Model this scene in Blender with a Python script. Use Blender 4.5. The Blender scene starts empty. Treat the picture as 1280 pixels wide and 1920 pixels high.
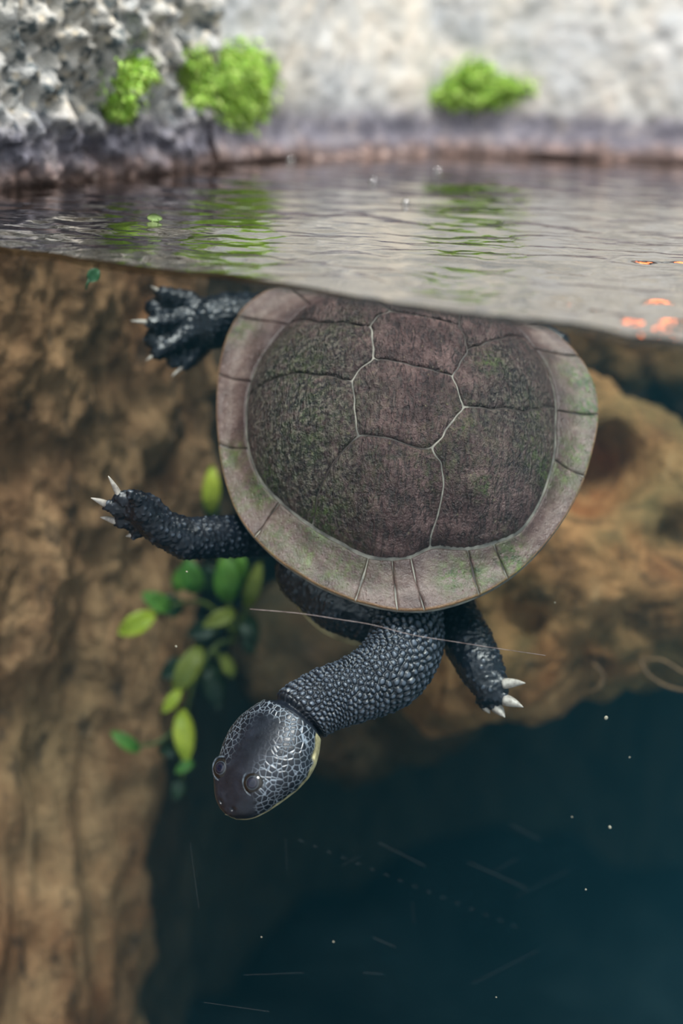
import bpy, bmesh, math, random
import numpy as np
from mathutils import Vector, Matrix
from mathutils.bvhtree import BVHTree

S = bpy.context.scene
COL = S.collection
rng = np.random.default_rng(7)
random.seed(7)

# ------------------------------------------------------------------ camera, sky, lights, exposure
H = .11                      # camera height above the water level (m)
FPX = 2667.                  # focal length in pixels of the 1280x1920 frame (50 mm on a 36 mm high frame)
PITCH = math.atan(930 / FPX)
ROLL = math.radians(2.5)
cf = np.array([0, math.cos(PITCH), -math.sin(PITCH)])
_r0 = np.array([1., 0, 0]); _u0 = np.array([0, math.sin(PITCH), math.cos(PITCH)])
cr = math.cos(ROLL) * _r0 + math.sin(ROLL) * _u0
cu = -math.sin(ROLL) * _r0 + math.cos(ROLL) * _u0
C0 = np.array([0, 0, H])
cam = bpy.data.cameras.new('camera')
cam.sensor_fit = 'VERTICAL'; cam.sensor_height = 36; cam.sensor_width = 24; cam.lens = 50
cam.clip_start = .01; cam.clip_end = 60
cam.dof.use_dof = True; cam.dof.focus_distance = .735; cam.dof.aperture_fstop = 3.2
co = bpy.data.objects.new('camera', cam); COL.objects.link(co)
M = Matrix.Identity(4)
for i in range(3):
    M[i][0] = cr[i]; M[i][1] = cu[i]; M[i][2] = -cf[i]; M[i][3] = C0[i]
co.matrix_world = M
S.camera = co

W = bpy.data.worlds.new('sky'); S.world = W; W.use_nodes = True
_n = W.node_tree.nodes; _l = W.node_tree.links; _n.clear()
_tc = _n.new('ShaderNodeTexCoord'); _sx = _n.new('ShaderNodeSeparateXYZ')
_rp = _n.new('ShaderNodeValToRGB'); _bg = _n.new('ShaderNodeBackground'); _wo = _n.new('ShaderNodeOutputWorld')
_l.new(_tc.outputs['Generated'], _sx.inputs[0]); _l.new(_sx.outputs['Z'], _rp.inputs[0])
_e = _rp.color_ramp.elements
_e[0].position = 0; _e[0].color = (.22, .23, .24, 1)
_e[1].position = 1; _e[1].color = (.93, .97, 1, 1)
_x = _rp.color_ramp.elements.new(.35); _x.color = (.55, .58, .60, 1)
_l.new(_rp.outputs[0], _bg.inputs[0]); _bg.inputs[1].default_value = 2.0
_l.new(_bg.outputs[0], _wo.inputs[0])

sun = bpy.data.lights.new('sun', 'SUN'); sun.energy = 4.6; sun.angle = math.radians(16); sun.color = (1, .97, .93)
so = bpy.data.objects.new('sun', sun); COL.objects.link(so)
so.rotation_euler = Vector((-.04, .30, -1)).to_track_quat('-Z', 'Y').to_euler()

fill_l = bpy.data.lights.new('wall_fill', 'AREA'); fill_l.energy = 5.0; fill_l.size = .35; fill_l.color = (1, .95, .90)  # added area lamp out of view, brightens the right back wall
slo = bpy.data.objects.new('wall_fill', fill_l); COL.objects.link(slo); slo.location = (.62, .85, .85)
slo.rotation_euler = (Vector((.30, 1.29, .08)) - slo.location).to_track_quat('-Z', 'Y').to_euler()

vs = S.view_settings
S.display_settings.display_device = 'sRGB'
vs.view_transform = 'Standard'; vs.look = 'None'; vs.exposure = 0.0; vs.gamma = 1
vs.use_curve_mapping = False
S.cycles.use_denoising = True
S.cycles.max_bounces = 8; S.cycles.transparent_max_bounces = 16; S.cycles.volume_bounces = 0
S.cycles.caustics_reflective = False; S.cycles.caustics_refractive = False
S.cycles.sample_clamp_indirect = 6

# ------------------------------------------------------------------ geometry helpers
def ray(px, py):
    return cf + cr * ((px - 640) / FPX) - cu * ((py - 960) / FPX)
def P(px, py, d):
    return C0 + d * ray(px, py)
TS = .93                     # the turtle swims a little closer to the glass
def PT(px, py, d):
    return P(px, py, d * TS)
def atz(px, py, z):
    v = ray(px, py); return C0 + v * ((z - H) / v[2])
def unit(v):
    v = np.asarray(v, float); return v / np.linalg.norm(v)
def smooth01(x):
    x = np.clip(x, 0, 1); return x * x * (3 - 2 * x)

def _hash(ix, iy, iz, k):
    h = (ix.astype(np.int64) * 374761393 + iy.astype(np.int64) * 668265263 + iz.astype(np.int64) * 2147483647 + k * 1274126177) & 0xffffffff
    h = ((h ^ (h >> 13)) * 1274126177) & 0xffffffff
    h = ((h ^ (h >> 16)) * 2246822519) & 0xffffffff
    return ((h ^ (h >> 15)) & 0xffffff) / float(0x1000000)

def vnoise(p, k=0):
    i = np.floor(p).astype(np.int64); f = p - i; f = f * f * f * (f * (f * 6 - 15) + 10)
    r = 0
    for dx in (0, 1):
        for dy in (0, 1):
            for dz in (0, 1):
                w = (f[:, 0] if dx else 1 - f[:, 0]) * (f[:, 1] if dy else 1 - f[:, 1]) * (f[:, 2] if dz else 1 - f[:, 2])
                r = r + w * _hash(i[:, 0] + dx, i[:, 1] + dy, i[:, 2] + dz, k)
    return r * 2 - 1

def fbm(p, oct=4, k=0, gain=.5):
    a, s, r = 1., 1., 0
    for o in range(oct):
        r = r + a * vnoise(p * s, k + o * 17); a *= gain; s *= 2.03
    return r

def worley(p, k=0, jit=.9):
    i = np.floor(p).astype(np.int64); f1 = np.full(len(p), 9.); f2 = np.full(len(p), 9.)
    for dx in (-1, 0, 1):
        for dy in (-1, 0, 1):
            for dz in (-1, 0, 1):
                a, b, c = i[:, 0] + dx, i[:, 1] + dy, i[:, 2] + dz
                d = np.sqrt((a + .5 + jit * (_hash(a, b, c, k) - .5) - p[:, 0]) ** 2 + (b + .5 + jit * (_hash(a, b, c, k + 1) - .5) - p[:, 1]) ** 2
                            + (c + .5 + jit * (_hash(a, b, c, k + 2) - .5) - p[:, 2]) ** 2)
                m = d < f1; f2 = np.where(m, f1, np.minimum(f2, d)); f1 = np.where(m, d, f1)
    return f1, f2

def mesh_np(name, V, Fc, smooth=True):
    me = bpy.data.meshes.new(name)
    V = np.asarray(V, np.float32)
    if isinstance(Fc, np.ndarray):
        n, k = Fc.shape
        me.vertices.add(len(V)); me.vertices.foreach_set('co', V.ravel())
        me.loops.add(n * k); me.loops.foreach_set('vertex_index', Fc.astype(np.int32).ravel())
        me.polygons.add(n); me.polygons.foreach_set('loop_start', np.arange(0, n * k, k, dtype=np.int32))
        me.update(calc_edges=True)
    else:
        me.from_pydata([tuple(map(float, v)) for v in V], [], [tuple(int(i) for i in q) for q in Fc])
        me.update()
    me.validate()
    if smooth:
        me.polygons.foreach_set('use_smooth', [True] * len(me.polygons))
    return me

def link(name, me, mat=None, parent=None, **props):
    o = bpy.data.objects.new(name, me); COL.objects.link(o)
    if mat is not None and me is not None:
        for m in (mat if isinstance(mat, (list, tuple)) else [mat]): me.materials.append(m)
    if parent is not None: o.parent = parent
    for k, v in props.items(): o[k] = v
    return o

def grid_faces(nu, nv, wrap_u=False):
    """vertex index = i*nv + j"""
    i = np.arange(nu if wrap_u else nu - 1); j = np.arange(nv - 1)
    I, J = np.meshgrid(i, j, indexing='ij'); I2 = (I + 1) % nu
    return np.stack([I * nv + J, I2 * nv + J, I2 * nv + J + 1, I * nv + J + 1], -1).reshape(-1, 4)

def attr_f(me, name, vals):
    a = me.attributes.new(name, 'FLOAT', 'POINT'); a.data.foreach_set('value', np.asarray(vals, np.float32))

def catmull(pts, n):
    pts = np.asarray(pts, float); m = len(pts)
    t = np.linspace(0, m - 1, n); i = np.clip(t.astype(int), 0, m - 2); f = (t - i)[:, None]
    q = np.vstack([2 * pts[0] - pts[1], pts, 2 * pts[-1] - pts[-2]])
    a, b, c, d = q[i], q[i + 1], q[i + 2], q[i + 3]
    return .5 * (2 * b + (c - a) * f + (2 * a - 5 * b + 4 * c - d) * f ** 2 + (3 * b - 3 * c + d - a) * f ** 3)

def tube(path, radii, seg=10):
    path = np.asarray(path, float); n = len(path); V = []
    T = np.gradient(path, axis=0); T /= np.linalg.norm(T, axis=1)[:, None]
    ref = unit(np.cross(T[0], [.3, .5, .81]))
    for k in range(n):
        ref = unit(ref - T[k] * (ref @ T[k])); b = np.cross(T[k], ref)
        for s in range(seg):
            a = 2 * math.pi * s / seg
            V.append(path[k] + radii[k] * (math.cos(a) * ref + math.sin(a) * b))
    V.append(path[0]); V.append(path[-1])
    Fc = []
    for k in range(n - 1):
        for s in range(seg):
            s2 = (s + 1) % seg
            Fc.append((k * seg + s, k * seg + s2, (k + 1) * seg + s2, (k + 1) * seg + s))
    for s in range(seg):
        s2 = (s + 1) % seg
        Fc.append((n * seg, s2, s)); Fc.append((n * seg + 1, (n - 1) * seg + s, (n - 1) * seg + s2))
    return np.array(V), Fc

# ------------------------------------------------------------------ material helpers
class NT:
    def __init__(s, name):
        s.m = bpy.data.materials.new(name); s.m.use_nodes = True
        s.t = s.m.node_tree; s.t.nodes.clear()
        s.out = s.t.nodes.new('ShaderNodeOutputMaterial')
        s.co = s.t.nodes.new('ShaderNodeTexCoord').outputs['Object']
    def n(s, typ, ins=None, **kw):
        x = s.t.nodes.new(typ)
        for k, v in kw.items(): setattr(x, k, v)
        for k, v in (ins or {}).items():
            i = x.inputs[k]
            if isinstance(v, bpy.types.NodeSocket): s.t.links.new(v, i)
            else: i.default_value = v
        return x
    def noise(s, scale, detail=4, rough=.55, dist=0, vec=None):
        return s.n('ShaderNodeTexNoise', {'Vector': vec or s.co, 'Scale': scale, 'Detail': detail, 'Roughness': rough, 'Distortion': dist}).outputs['Fac']
    def vor(s, scale, feature='F1', vec=None, rnd=1.):
        return s.n('ShaderNodeTexVoronoi', {'Vector': vec or s.co, 'Scale': scale, 'Randomness': rnd}, feature=feature).outputs['Distance']
    def ramp(s, fac, stops, interp='LINEAR'):
        x = s.n('ShaderNodeValToRGB', {'Fac': fac}); r = x.color_ramp; r.interpolation = interp
        while len(r.elements) < len(stops): r.elements.new(.5)
        for e, (p, c) in zip(r.elements, stops):
            e.position = p; e.color = (c[0], c[1], c[2], 1) if not isinstance(c, (int, float)) else (c, c, c, 1)
        return x.outputs[0]
    def mix(s, fac, a, b, mode='MIX'):
        x = s.n('ShaderNodeMix', data_type='RGBA', blend_type=mode)
        for i, v in ((0, fac), (6, a), (7, b)):
            if isinstance(v, bpy.types.NodeSocket): s.t.links.new(v, x.inputs[i])
            elif i == 0: x.inputs[0].default_value = v
            else: x.inputs[i].default_value = (v[0], v[1], v[2], 1)
        return x.outputs[2]
    def math(s, op, a, b=0., c=0.):
        x = s.n('ShaderNodeMath', operation=op)
        for i, v in enumerate((a, b, c)):
            if isinstance(v, bpy.types.NodeSocket): s.t.links.new(v, x.inputs[i])
            else: x.inputs[i].default_value = v
        return x.outputs[0]
    def attr(s, name): return s.n('ShaderNodeAttribute', attribute_name=name).outputs['Fac']
    def mapping(s, scale, rot=(0, 0, 0)):
        return s.n('ShaderNodeMapping', {'Vector': s.co, 'Scale': scale, 'Rotation': rot}).outputs[0]
    def bump(s, h, strength=.5, dist=.001, normal=None):
        d = {'Height': h, 'Strength': strength, 'Distance': dist}
        if normal is not None: d['Normal'] = normal
        return s.n('ShaderNodeBump', d).outputs[0]
    def bsdf(s, color, rough=.5, normal=None, spec=.5, **kw):
        d = {'Base Color': color if isinstance(color, bpy.types.NodeSocket) else (*color, 1), 'Roughness': rough, 'Specular IOR Level': spec}
        if normal is not None: d['Normal'] = normal
        d.update(kw)
        x = s.n('ShaderNodeBsdfPrincipled', d)
        s.t.links.new(x.outputs[0], s.out.inputs['Surface'])
        return x

def srgb(r, g, b):
    f = lambda c: (c / 255 / 12.92) if c / 255 <= .04045 else ((c / 255 + .055) / 1.055) ** 2.4
    return (f(r), f(g), f(b))

# ------------------------------------------------------------------ the pool walls
GA, GB = atz(0, 470, 0), atz(1280, 655, 0)          # waterline on the front glass
gdir = unit(GB - GA); gn = np.array([-gdir[1], gdir[0], 0])     # gn points into the pool

def rock_mat(name, wall):
    t = NT(name)
    z = t.n('ShaderNodeSeparateXYZ', {0: t.co}).outputs['Z']
    zz = t.math('ADD', z, t.math('MULTIPLY', t.math('SUBTRACT', t.noise(26, 3), .5), .026))
    # rock below the water: brown with dark pits and ochre streaks
    big = t.noise(9, 5, .6); streak = t.noise(1, 5, .65, .4, t.mapping((38, 38, 11), (.0, .5, 0)))
    fine = t.noise(120, 4, .6)
    under = t.ramp(streak, [(.28, srgb(110, 76, 54)), (.45, srgb(154, 112, 80)), (.58, srgb(182, 138, 100)), (.75, srgb(206, 160, 118))])
    under = t.mix(t.ramp(big, [(.35, 0.), (.7, .6)]), under, srgb(126, 104, 72))
    under = t.mix(t.ramp(t.noise(5, 4, .6), [(.5, 0.), (.68, .7)]), under, srgb(150, 92, 56))
    under = t.mix(t.ramp(t.noise(1, 5, .65, 0, t.mapping((60, 60, 26))), [(.56, 0.), (.66, .8)]), under, srgb(56, 48, 42))
    if wall == 'back': under = t.mix(.78, under, srgb(34, 36, 34))      # shade of the deep recess put into the back wall's rock colour
    # dry wall: pale grey with cream and dark specks
    dry = t.ramp(t.noise(40, 5, .6), [(.3, srgb(174, 174, 170)), (.5, srgb(200, 197, 188)), (.7, srgb(220, 211, 197))])
    dry = t.mix(t.ramp(t.noise(14, 4, .6), [(.42, 0.), (.62, .55)]), dry, srgb(176, 184, 192))
    if wall == 'left':
        dry = t.mix(.10, dry, srgb(150, 144, 130))
        dry = t.mix(t.ramp(t.noise(75, 4, .65), [(.50, 0.), (.6, .9)]), dry, srgb(62, 78, 84))
        dry = t.mix(t.ramp(t.vor(95), [(.0, .9), (.34, 0.)]), dry, srgb(238, 224, 198))
    else:
        dry = t.mix(t.ramp(t.noise(30, 4, .7), [(.56, 0.), (.68, .5)]), dry, srgb(120, 122, 126))
    # tide marks: violet-grey band and a rusty pebbly line at the water
    band = t.ramp(zz, [(0, 1.), (.030, .95), (.046, 0.)])
    dark = t.ramp(t.noise(60, 4, .7), [(.3, srgb(74, 74, 86)), (.5, srgb(122, 120, 132)), (.72, srgb(156, 150, 152))])
    col = t.mix(band, dry, dark)
    rust = t.ramp(zz, [(0., 1.), (.006, .9), (.017, 0.)])
    col = t.mix(rust, col, t.ramp(t.vor(110), [(0, srgb(205, 192, 186)), (.25, srgb(150, 126, 118)), (.6, srgb(98, 84, 80))]))
    sub = t.ramp(t.math('ADD', z, 1.), [(.996, 1.), (1., 0.)])
    col = t.mix(sub, col, under)
    h = t.math('ADD', t.math('MULTIPLY', t.noise(60, 6, .65), .7), t.math('MULTIPLY', fine, .4))
    t.bsdf(col, .85, t.bump(h, .9 if wall == 'left' else .25, .006), .25)
    return t.m

def wall_pos(s, z):
    """plan curve of the pool wall, s in metres-ish: 0 front left .. corner .. back right; z height"""
    plan = np.array([(-.62, .30), (-.42, .60), (-.235, .895), (-.184, .968), (-.129, 1.044), (-.071, 1.15), (-.013, 1.224), (.061, 1.282), (.154, 1.280), (.30, 1.290), (.55, 1.30), (.95, 1.28)])
    cut = np.array([(-.62, .30), (-.42, .60), (-.235, .86), (-.184, .925), (-.146, .966), (-.158, 1.09), (-.15, 1.35), (-.02, 1.62), (.154, 1.72), (.32, 1.75), (.62, 1.72), (1.1, 1.68)])
    tt = s * (len(plan) - 1)
    k = np.arange(len(plan))
    a = np.stack([np.interp(tt, k, plan[:, 0]), np.interp(tt, k, plan[:, 1])], -1)
    b = np.stack([np.interp(tt, k, cut[:, 0]), np.interp(tt, k, cut[:, 1])], -1)
    w = smooth01((-.24 - z) / .22)[:, None]
    return a * (1 - w) + b * w

def build_wall(name, s0, s1, nu, wall, amp):
    zs = np.concatenate([np.linspace(-1.02, -.42, 60), np.linspace(-.417, .26, 230)[0:], np.linspace(.27, .55, 20)])
    ss = np.linspace(s0, s1, nu)
    Sg, Zg = np.meshgrid(ss, zs, indexing='ij'); s, z = Sg.ravel(), Zg.ravel()
    xy = wall_pos(s, z)
    e = .004
    tan = wall_pos(np.clip(s + e, 0, 1), z) - wall_pos(np.clip(s - e, 0, 1), z)
    tan /= np.linalg.norm(tan, axis=1)[:, None] + 1e-9
    nrm = np.stack([tan[:, 1], -tan[:, 0]], -1)             # towards the viewer
    p3 = np.stack([xy[:, 0], xy[:, 1], z], -1)
    d = np.where(z > 0, .026, .022) * fbm(p3 * np.array([8, 8, 5]), 4, 3) + .010 * fbm(p3 * np.array([34, 34, 16]), 4, 9)
    if wall == 'left':
        f1, f2 = worley(p3 * np.array([46, 46, 34]), 5)
        coarse = .012 * np.clip(f2 - f1, 0, .6) + .007 * fbm(p3 * 60, 4, 31) + .006 * fbm(p3 * 120, 3, 77)
        d = d + coarse * np.where(z > 0, 1.25, .22)
    else:
        d = d * np.where(z > .0, .2, 1.) + .0011 * fbm(p3 * 70, 3, 21)
    # the waterline itself keeps to the plan curve
    d = d * amp * (.35 + .65 * smooth01(np.abs(z) / .03))
    d = d + .006 * np.exp(-((z - .004) / .010) ** 2)       # pebbly ledge at the water
    xy = xy + nrm * d[:, None]
    V = np.stack([xy[:, 0], xy[:, 1], z], -1)
    nv = len(zs)
    Fc = grid_faces(nu, nv)
    # thickness: a rear sheet well behind, joined at the rim
    B = V.copy(); B[:, :2] -= nrm * .25
    n = len(V)
    i = np.arange(nu); j = np.arange(nv)
    def strip(ix): return np.stack([ix[:-1], ix[1:], ix[1:] + n, ix[:-1] + n], -1)
    rim = np.vstack([strip(i * nv), strip(i * nv + nv - 1)[:, ::-1], strip(j)[:, ::-1], strip((nu - 1) * nv + j)])
    V2 = np.vstack([V, B]); F2 = np.vstack([Fc, Fc[:, ::-1] + n, rim])
    me = mesh_np(name, V2, F2)
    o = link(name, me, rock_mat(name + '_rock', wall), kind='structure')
    return o, BVHTree.FromPolygons([Vector(v) for v in V], [tuple(q) for q in Fc.tolist()])

wall_left, bvh_left = build_wall('wall_left', 0., .40, 290, 'left', 1.)
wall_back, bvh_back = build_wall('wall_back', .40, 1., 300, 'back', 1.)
def wall_hit(px, py):
    v = Vector(ray(px, py)).normalized(); best = None
    for b in (bvh_left, bvh_back):
        r = b.ray_cast(Vector(C0), v)
        if r[0] is not None and (best is None or r[3] < best[3]): best = r
    return best

# floor of the pool
ng = 90
X, Y = np.meshgrid(np.linspace(-.9, 1.3, ng), np.linspace(.1, 2., ng), indexing='ij')
fp = np.stack([X.ravel(), Y.ravel(), np.full(ng * ng, 0.)], -1)
Vf = fp.copy(); Vf[:, 2] = -1.0 + .05 * fbm(fp * 6, 4, 2)
B = Vf.copy(); B[:, 2] -= .12
tf = NT('floor_silt')
tf.bsdf(tf.ramp(tf.noise(20, 5), [(.3, srgb(22, 26, 28)), (.7, srgb(44, 48, 48))]), .9, tf.bump(tf.noise(70, 5), .6, .006), .2)
n = len(Vf); Fc = grid_faces(ng, ng)
i = np.arange(ng)
strip = lambda ix: np.stack([ix[:-1], ix[1:], ix[1:] + n, ix[:-1] + n], -1)
link('floor', mesh_np('floor', np.vstack([Vf, B]), np.vstack([Fc, Fc[:, ::-1] + n, strip(i * ng), strip(i * ng + ng - 1)[:, ::-1], strip(i)[:, ::-1], strip((ng - 1) * ng + i)])), tf.m, kind='structure')

# front glass: a clean thick pane from floor to well above the water
def slab(p0, p1, z0, z1, thick):
    q = [p0, p1, p1 - gn * thick, p0 - gn * thick]
    V = [(a[0], a[1], z) for z in (z0, z1) for a in q]
    return V, [(0, 1, 2, 3), (7, 6, 5, 4), (0, 4, 5, 1), (1, 5, 6, 2), (2, 6, 7, 3), (3, 7, 4, 0)]
gl, gr = GA - gdir * .26, GA + gdir * .95
Vg, Fg = slab(gl, gr, -1.0, .40, .012)
tg = NT('clear_glass')
tg.t.links.new(tg.n('ShaderNodeBsdfTransparent', {'Color': (.985, .985, .985, 1)}).outputs[0], tg.out.inputs['Surface'])
link('window_1', mesh_np('window_1', Vg, Fg, False), tg.m, kind='structure', label='clear glass front pane of the tank')

# ------------------------------------------------------------------ water: murky body, rippled surface
body_poly = [gl + gn * .001, gr + gn * .001, np.array([1.25, 1.9, 0]), np.array([-.7, 1.9, 0]), np.array([-.7, .75, 0])]
Vw = [(q[0], q[1], z) for z in (-1.1, -.0068) for q in body_poly]
Fw = [(4, 3, 2, 1, 0), (5, 6, 7, 8, 9)] + [(k, (k + 1) % 5, 5 + (k + 1) % 5, 5 + k) for k in range(5)]
tw = NT('murky_water')
VOL_SCAT, VOL_ABS = .15, 1.30
_sc = tw.n('ShaderNodeVolumeScatter', {'Color': (.12, .50, .68, 1), 'Density': VOL_SCAT, 'Anisotropy': .15}).outputs[0]
_ab = tw.n('ShaderNodeVolumeAbsorption', {'Color': (.44, .66, .72, 1), 'Density': VOL_ABS}).outputs[0]
_ad = tw.t.nodes.new('ShaderNodeAddShader'); tw.t.links.new(_sc, _ad.inputs[0]); tw.t.links.new(_ab, _ad.inputs[1])
tw.t.links.new(_ad.outputs[0], tw.out.inputs['Volume'])
link('murky_water', mesh_np('murky_water', Vw, Fw, False), tw.m, kind='stuff', label='dim blue-green tank water below the surface', category='water')

na, nb = 560, 420
al = np.linspace(-.24, .80, na); bl = np.concatenate([np.linspace(0, .012, 14), np.linspace(.014, .95, nb - 14)])
Ag, Bg = np.meshgrid(al, bl, indexing='ij'); a, b = Ag.ravel(), Bg.ravel()
base = GA[None, :] + a[:, None] * gdir + b[:, None] * gn
q = base.copy()
calm = smooth01((base[:, 1] - .45) / .75)
A1 = .00078 * (1.15 - calm * .75)
hgt = A1 * (1.3 * fbm(np.stack([q[:, 0] * 20, q[:, 1] * 34, 0 * a], -1), 2, 41) + .55 * fbm(np.stack([q[:, 0] * 60, q[:, 1] * 90, 0 * a + 3], -1), 2, 55))
# ring ripples by the right-hand glass
for cx, cy, amp, wl, sp in ((.135, .53, .00060, .013, .035), (.088, .597, .0007, .014, .024), (.02, .63, .0003, .014, .03), (.30, .60, .0006, .02, .12)):
    r = np.hypot(base[:, 0] - cx, base[:, 1] - cy); hgt += amp * np.cos(r * 2 * math.pi / wl) * np.exp(-(r / sp) ** 2)
hgt += .0030 * np.exp(-b / .0030)                       # meniscus climbing the glass
base[:, 2] = hgt
tws = NT('water_surface')
nrm = tws.bump(tws.noise(1, 3, .5, .6, tws.mapping((70, 120, 1))), .12, .002)
fr = tws.n('ShaderNodeFresnel', {'IOR': 1.33, 'Normal': nrm}).outputs[0]
fac = tws.math('SUBTRACT', 1., tws.math('POWER', tws.math('SUBTRACT', 1., fr), 7.5))
gls = tws.n('ShaderNodeBsdfGlossy', {'Color': (.74, .715, .69, 1), 'Roughness': .03, 'Normal': nrm}).outputs[0]
trn = tws.n('ShaderNodeBsdfTransparent', {'Color': (.82, .84, .82, 1)}).outputs[0]
mx = tws.n('ShaderNodeMixShader', {0: fac, 1: trn, 2: gls}).outputs[0]
tws.t.links.new(mx, tws.out.inputs['Surface'])
lip = []
for zz_, off in ((-.0012, .0006), (-.0024, .0008), (-.0036, .0009)):
    L_ = base.reshape(na, nb, 3)[:, 0, :] + gn * off; L_[:, 2] += zz_ - .0006 * vnoise(np.stack([al * 40, 0 * al, 0 * al + zz_], -1), 4); lip.append(L_)
lipV = np.stack([base.reshape(na, nb, 3)[:, 0, :]] + lip, 1).reshape(-1, 3)
tme = NT('meniscus'); tme.t.links.new(tme.n('ShaderNodeMixShader', {0: .10, 1: tme.n('ShaderNodeBsdfTransparent', {'Color': (.42, .46, .44, 1)}).outputs[0], 2: tme.n('ShaderNodeBsdfGlossy', {'Roughness': .1}).outputs[0]}).outputs[0], tme.out.inputs['Surface'])
nbase = len(base)
wme = mesh_np('water_surface', np.vstack([base, lipV]), np.vstack([grid_faces(na, nb), grid_faces(na, 4)[:, ::-1] + nbase]))
wme.materials.append(tws.m); wme.materials.append(tme.m)
wme.polygons.foreach_set('material_index', np.concatenate([np.zeros((na - 1) * (nb - 1), np.int32), np.ones((na - 1) * 3, np.int32)]))
link('water_surface', wme, None, kind='stuff', label='rippled grey water surface mirroring the mossy wall', category='water')

# ------------------------------------------------------------------ rocks under water
def star_rock(name, outline, depth, bulge, seed, label, tilt=(0, 0), dark=False, amp=.02, dents=()):
    """a boulder: its girdle is the given outline at the given distance, its front and back bulge out of that"""
    pts = np.array([P(x, y, depth + tilt[0] * (x - outline[0][0]) / 1000 + tilt[1] * (y - outline[0][1]) / 1000) for x, y in outline])
    c = pts.mean(0); ax = unit(-ray(*np.mean(outline, 0))); bx = unit(np.cross([0, 0, 1], ax)); by = np.cross(ax, bx)
    pu, pv, pw = (pts - c) @ bx, (pts - c) @ by, (pts - c) @ ax
    th = np.arctan2(pv, pu); o = np.argsort(th); th, r, pw = th[o], np.hypot(pu, pv)[o], pw[o]
    thp = np.concatenate([th - 2 * math.pi, th, th + 2 * math.pi])
    tg_ = np.linspace(-math.pi, math.pi, 241)
    R = np.interp(tg_, thp, np.tile(r, 3)); Wd = np.interp(tg_, thp, np.tile(pw, 3))
    ker = np.exp(-np.linspace(-2, 2, 9) ** 2); ker /= ker.sum()
    cv = lambda q: np.convolve(np.concatenate([q[-5:-1], q, q[1:5]]), ker, 'valid')
    R, Wd = cv(R), cv(Wd)
    ng_ = 150
    A_, B_ = np.meshgrid(np.linspace(-1, 1, ng_), np.linspace(-1, 1, ng_), indexing='ij'); A_, B_ = A_.ravel(), B_.ravel()
    big = np.abs(A_) > np.abs(B_)
    rho = np.where(big, np.abs(A_), np.abs(B_)); ang_ = np.where(big, np.arctan2(B_ * math.pi / 4 / np.maximum(np.abs(A_), 1e-9), np.sign(A_) + (A_ == 0)), 0)
    ang_ = np.where(big, np.where(A_ > 0, 0, math.pi) + math.pi / 4 * B_ / np.where(A_ == 0, 1, A_), np.where(B_ > 0, math.pi / 2, -math.pi / 2) - math.pi / 4 * A_ / np.where(B_ == 0, 1, B_))
    ang_ = (ang_ + math.pi) % (2 * math.pi) - math.pi
    Ra, Wa = np.interp(ang_, tg_, R), np.interp(ang_, tg_, Wd)
    V = []
    for side in (1, -1):
        rr = np.sin(rho * math.pi / 2); h = side * bulge * np.cos(rho * math.pi / 2) ** .8
        V.append(c + np.outer(rr * Ra * np.cos(ang_), bx) + np.outer(rr * Ra * np.sin(ang_), by) + np.outer(rr * Wa + h, ax))
    V = np.array(V)
    ctr = c
    flat = V.reshape(-1, 3)
    for dx_, dy_, dr_, dd_ in dents:                     # hollows in the face
        q_ = P(dx_, dy_, depth) - c; g_ = np.exp(-(((flat - c) @ bx - q_ @ bx) ** 2 + ((flat - c) @ by - q_ @ by) ** 2) / (dr_ * depth / FPX) ** 2)
        flat = flat - np.outer(g_ * dd_ * ((flat - c) @ ax > 0), ax)
    dirv = flat - ctr; dirv /= np.linalg.norm(dirv, axis=1)[:, None]
    d = amp * fbm(flat * 9, 4, seed) + amp * .35 * fbm(flat * np.array([34, 34, 26]), 5, seed + 5)
    f1, f2 = worley(flat * 30, seed + 8)
    d -= amp * .12 * np.exp(-(f2 - f1) * 7)
    flat = flat + dirv * d[:, None]
    Fg_ = grid_faces(ng_, ng_)
    me = mesh_np(name, flat, np.vstack([Fg_, Fg_[:, ::-1] + ng_ * ng_]))
    bm = bmesh.new(); bm.from_mesh(me); bmesh.ops.remove_doubles(bm, verts=bm.verts, dist=.0002); bmesh.ops.recalc_face_normals(bm, faces=bm.faces); bm.to_mesh(me); bm.free()
    t = NT(name + '_stone')
    streak = t.noise(1, 6, .65, .5, t.mapping((30, 40, 18), (.0, .6, .2)))
    col = t.ramp(streak, [(.3, srgb(88, 60, 40)), (.45, srgb(150, 106, 68)), (.6, srgb(194, 140, 92)), (.78, srgb(216, 170, 122))])
    col = t.mix(t.ramp(t.noise(7, 4, .6), [(.45, 0.), (.68, .8)]), col, srgb(112, 104, 66))
    col = t.mix(t.ramp(t.noise(9, 4, .6), [(.55, 0.), (.7, .6)]), col, srgb(168, 96, 52))
    col = t.mix(t.ramp(t.noise(40, 5, .65), [(.55, 0.), (.68, .75)]), col, srgb(50, 42, 32))
    h = t.math('ADD', t.noise(55, 6, .65), t.math('MULTIPLY', t.noise(160, 3), .4))
    if dark: col = t.mix(.72, col, srgb(46, 40, 34))  # shadow under the turtle painted into the stone colour
    t.bsdf(col, .85, t.bump(h, .8, .006), .25)
    o = link(name, me, t.m, label=label, category='rock')
    return o

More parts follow.
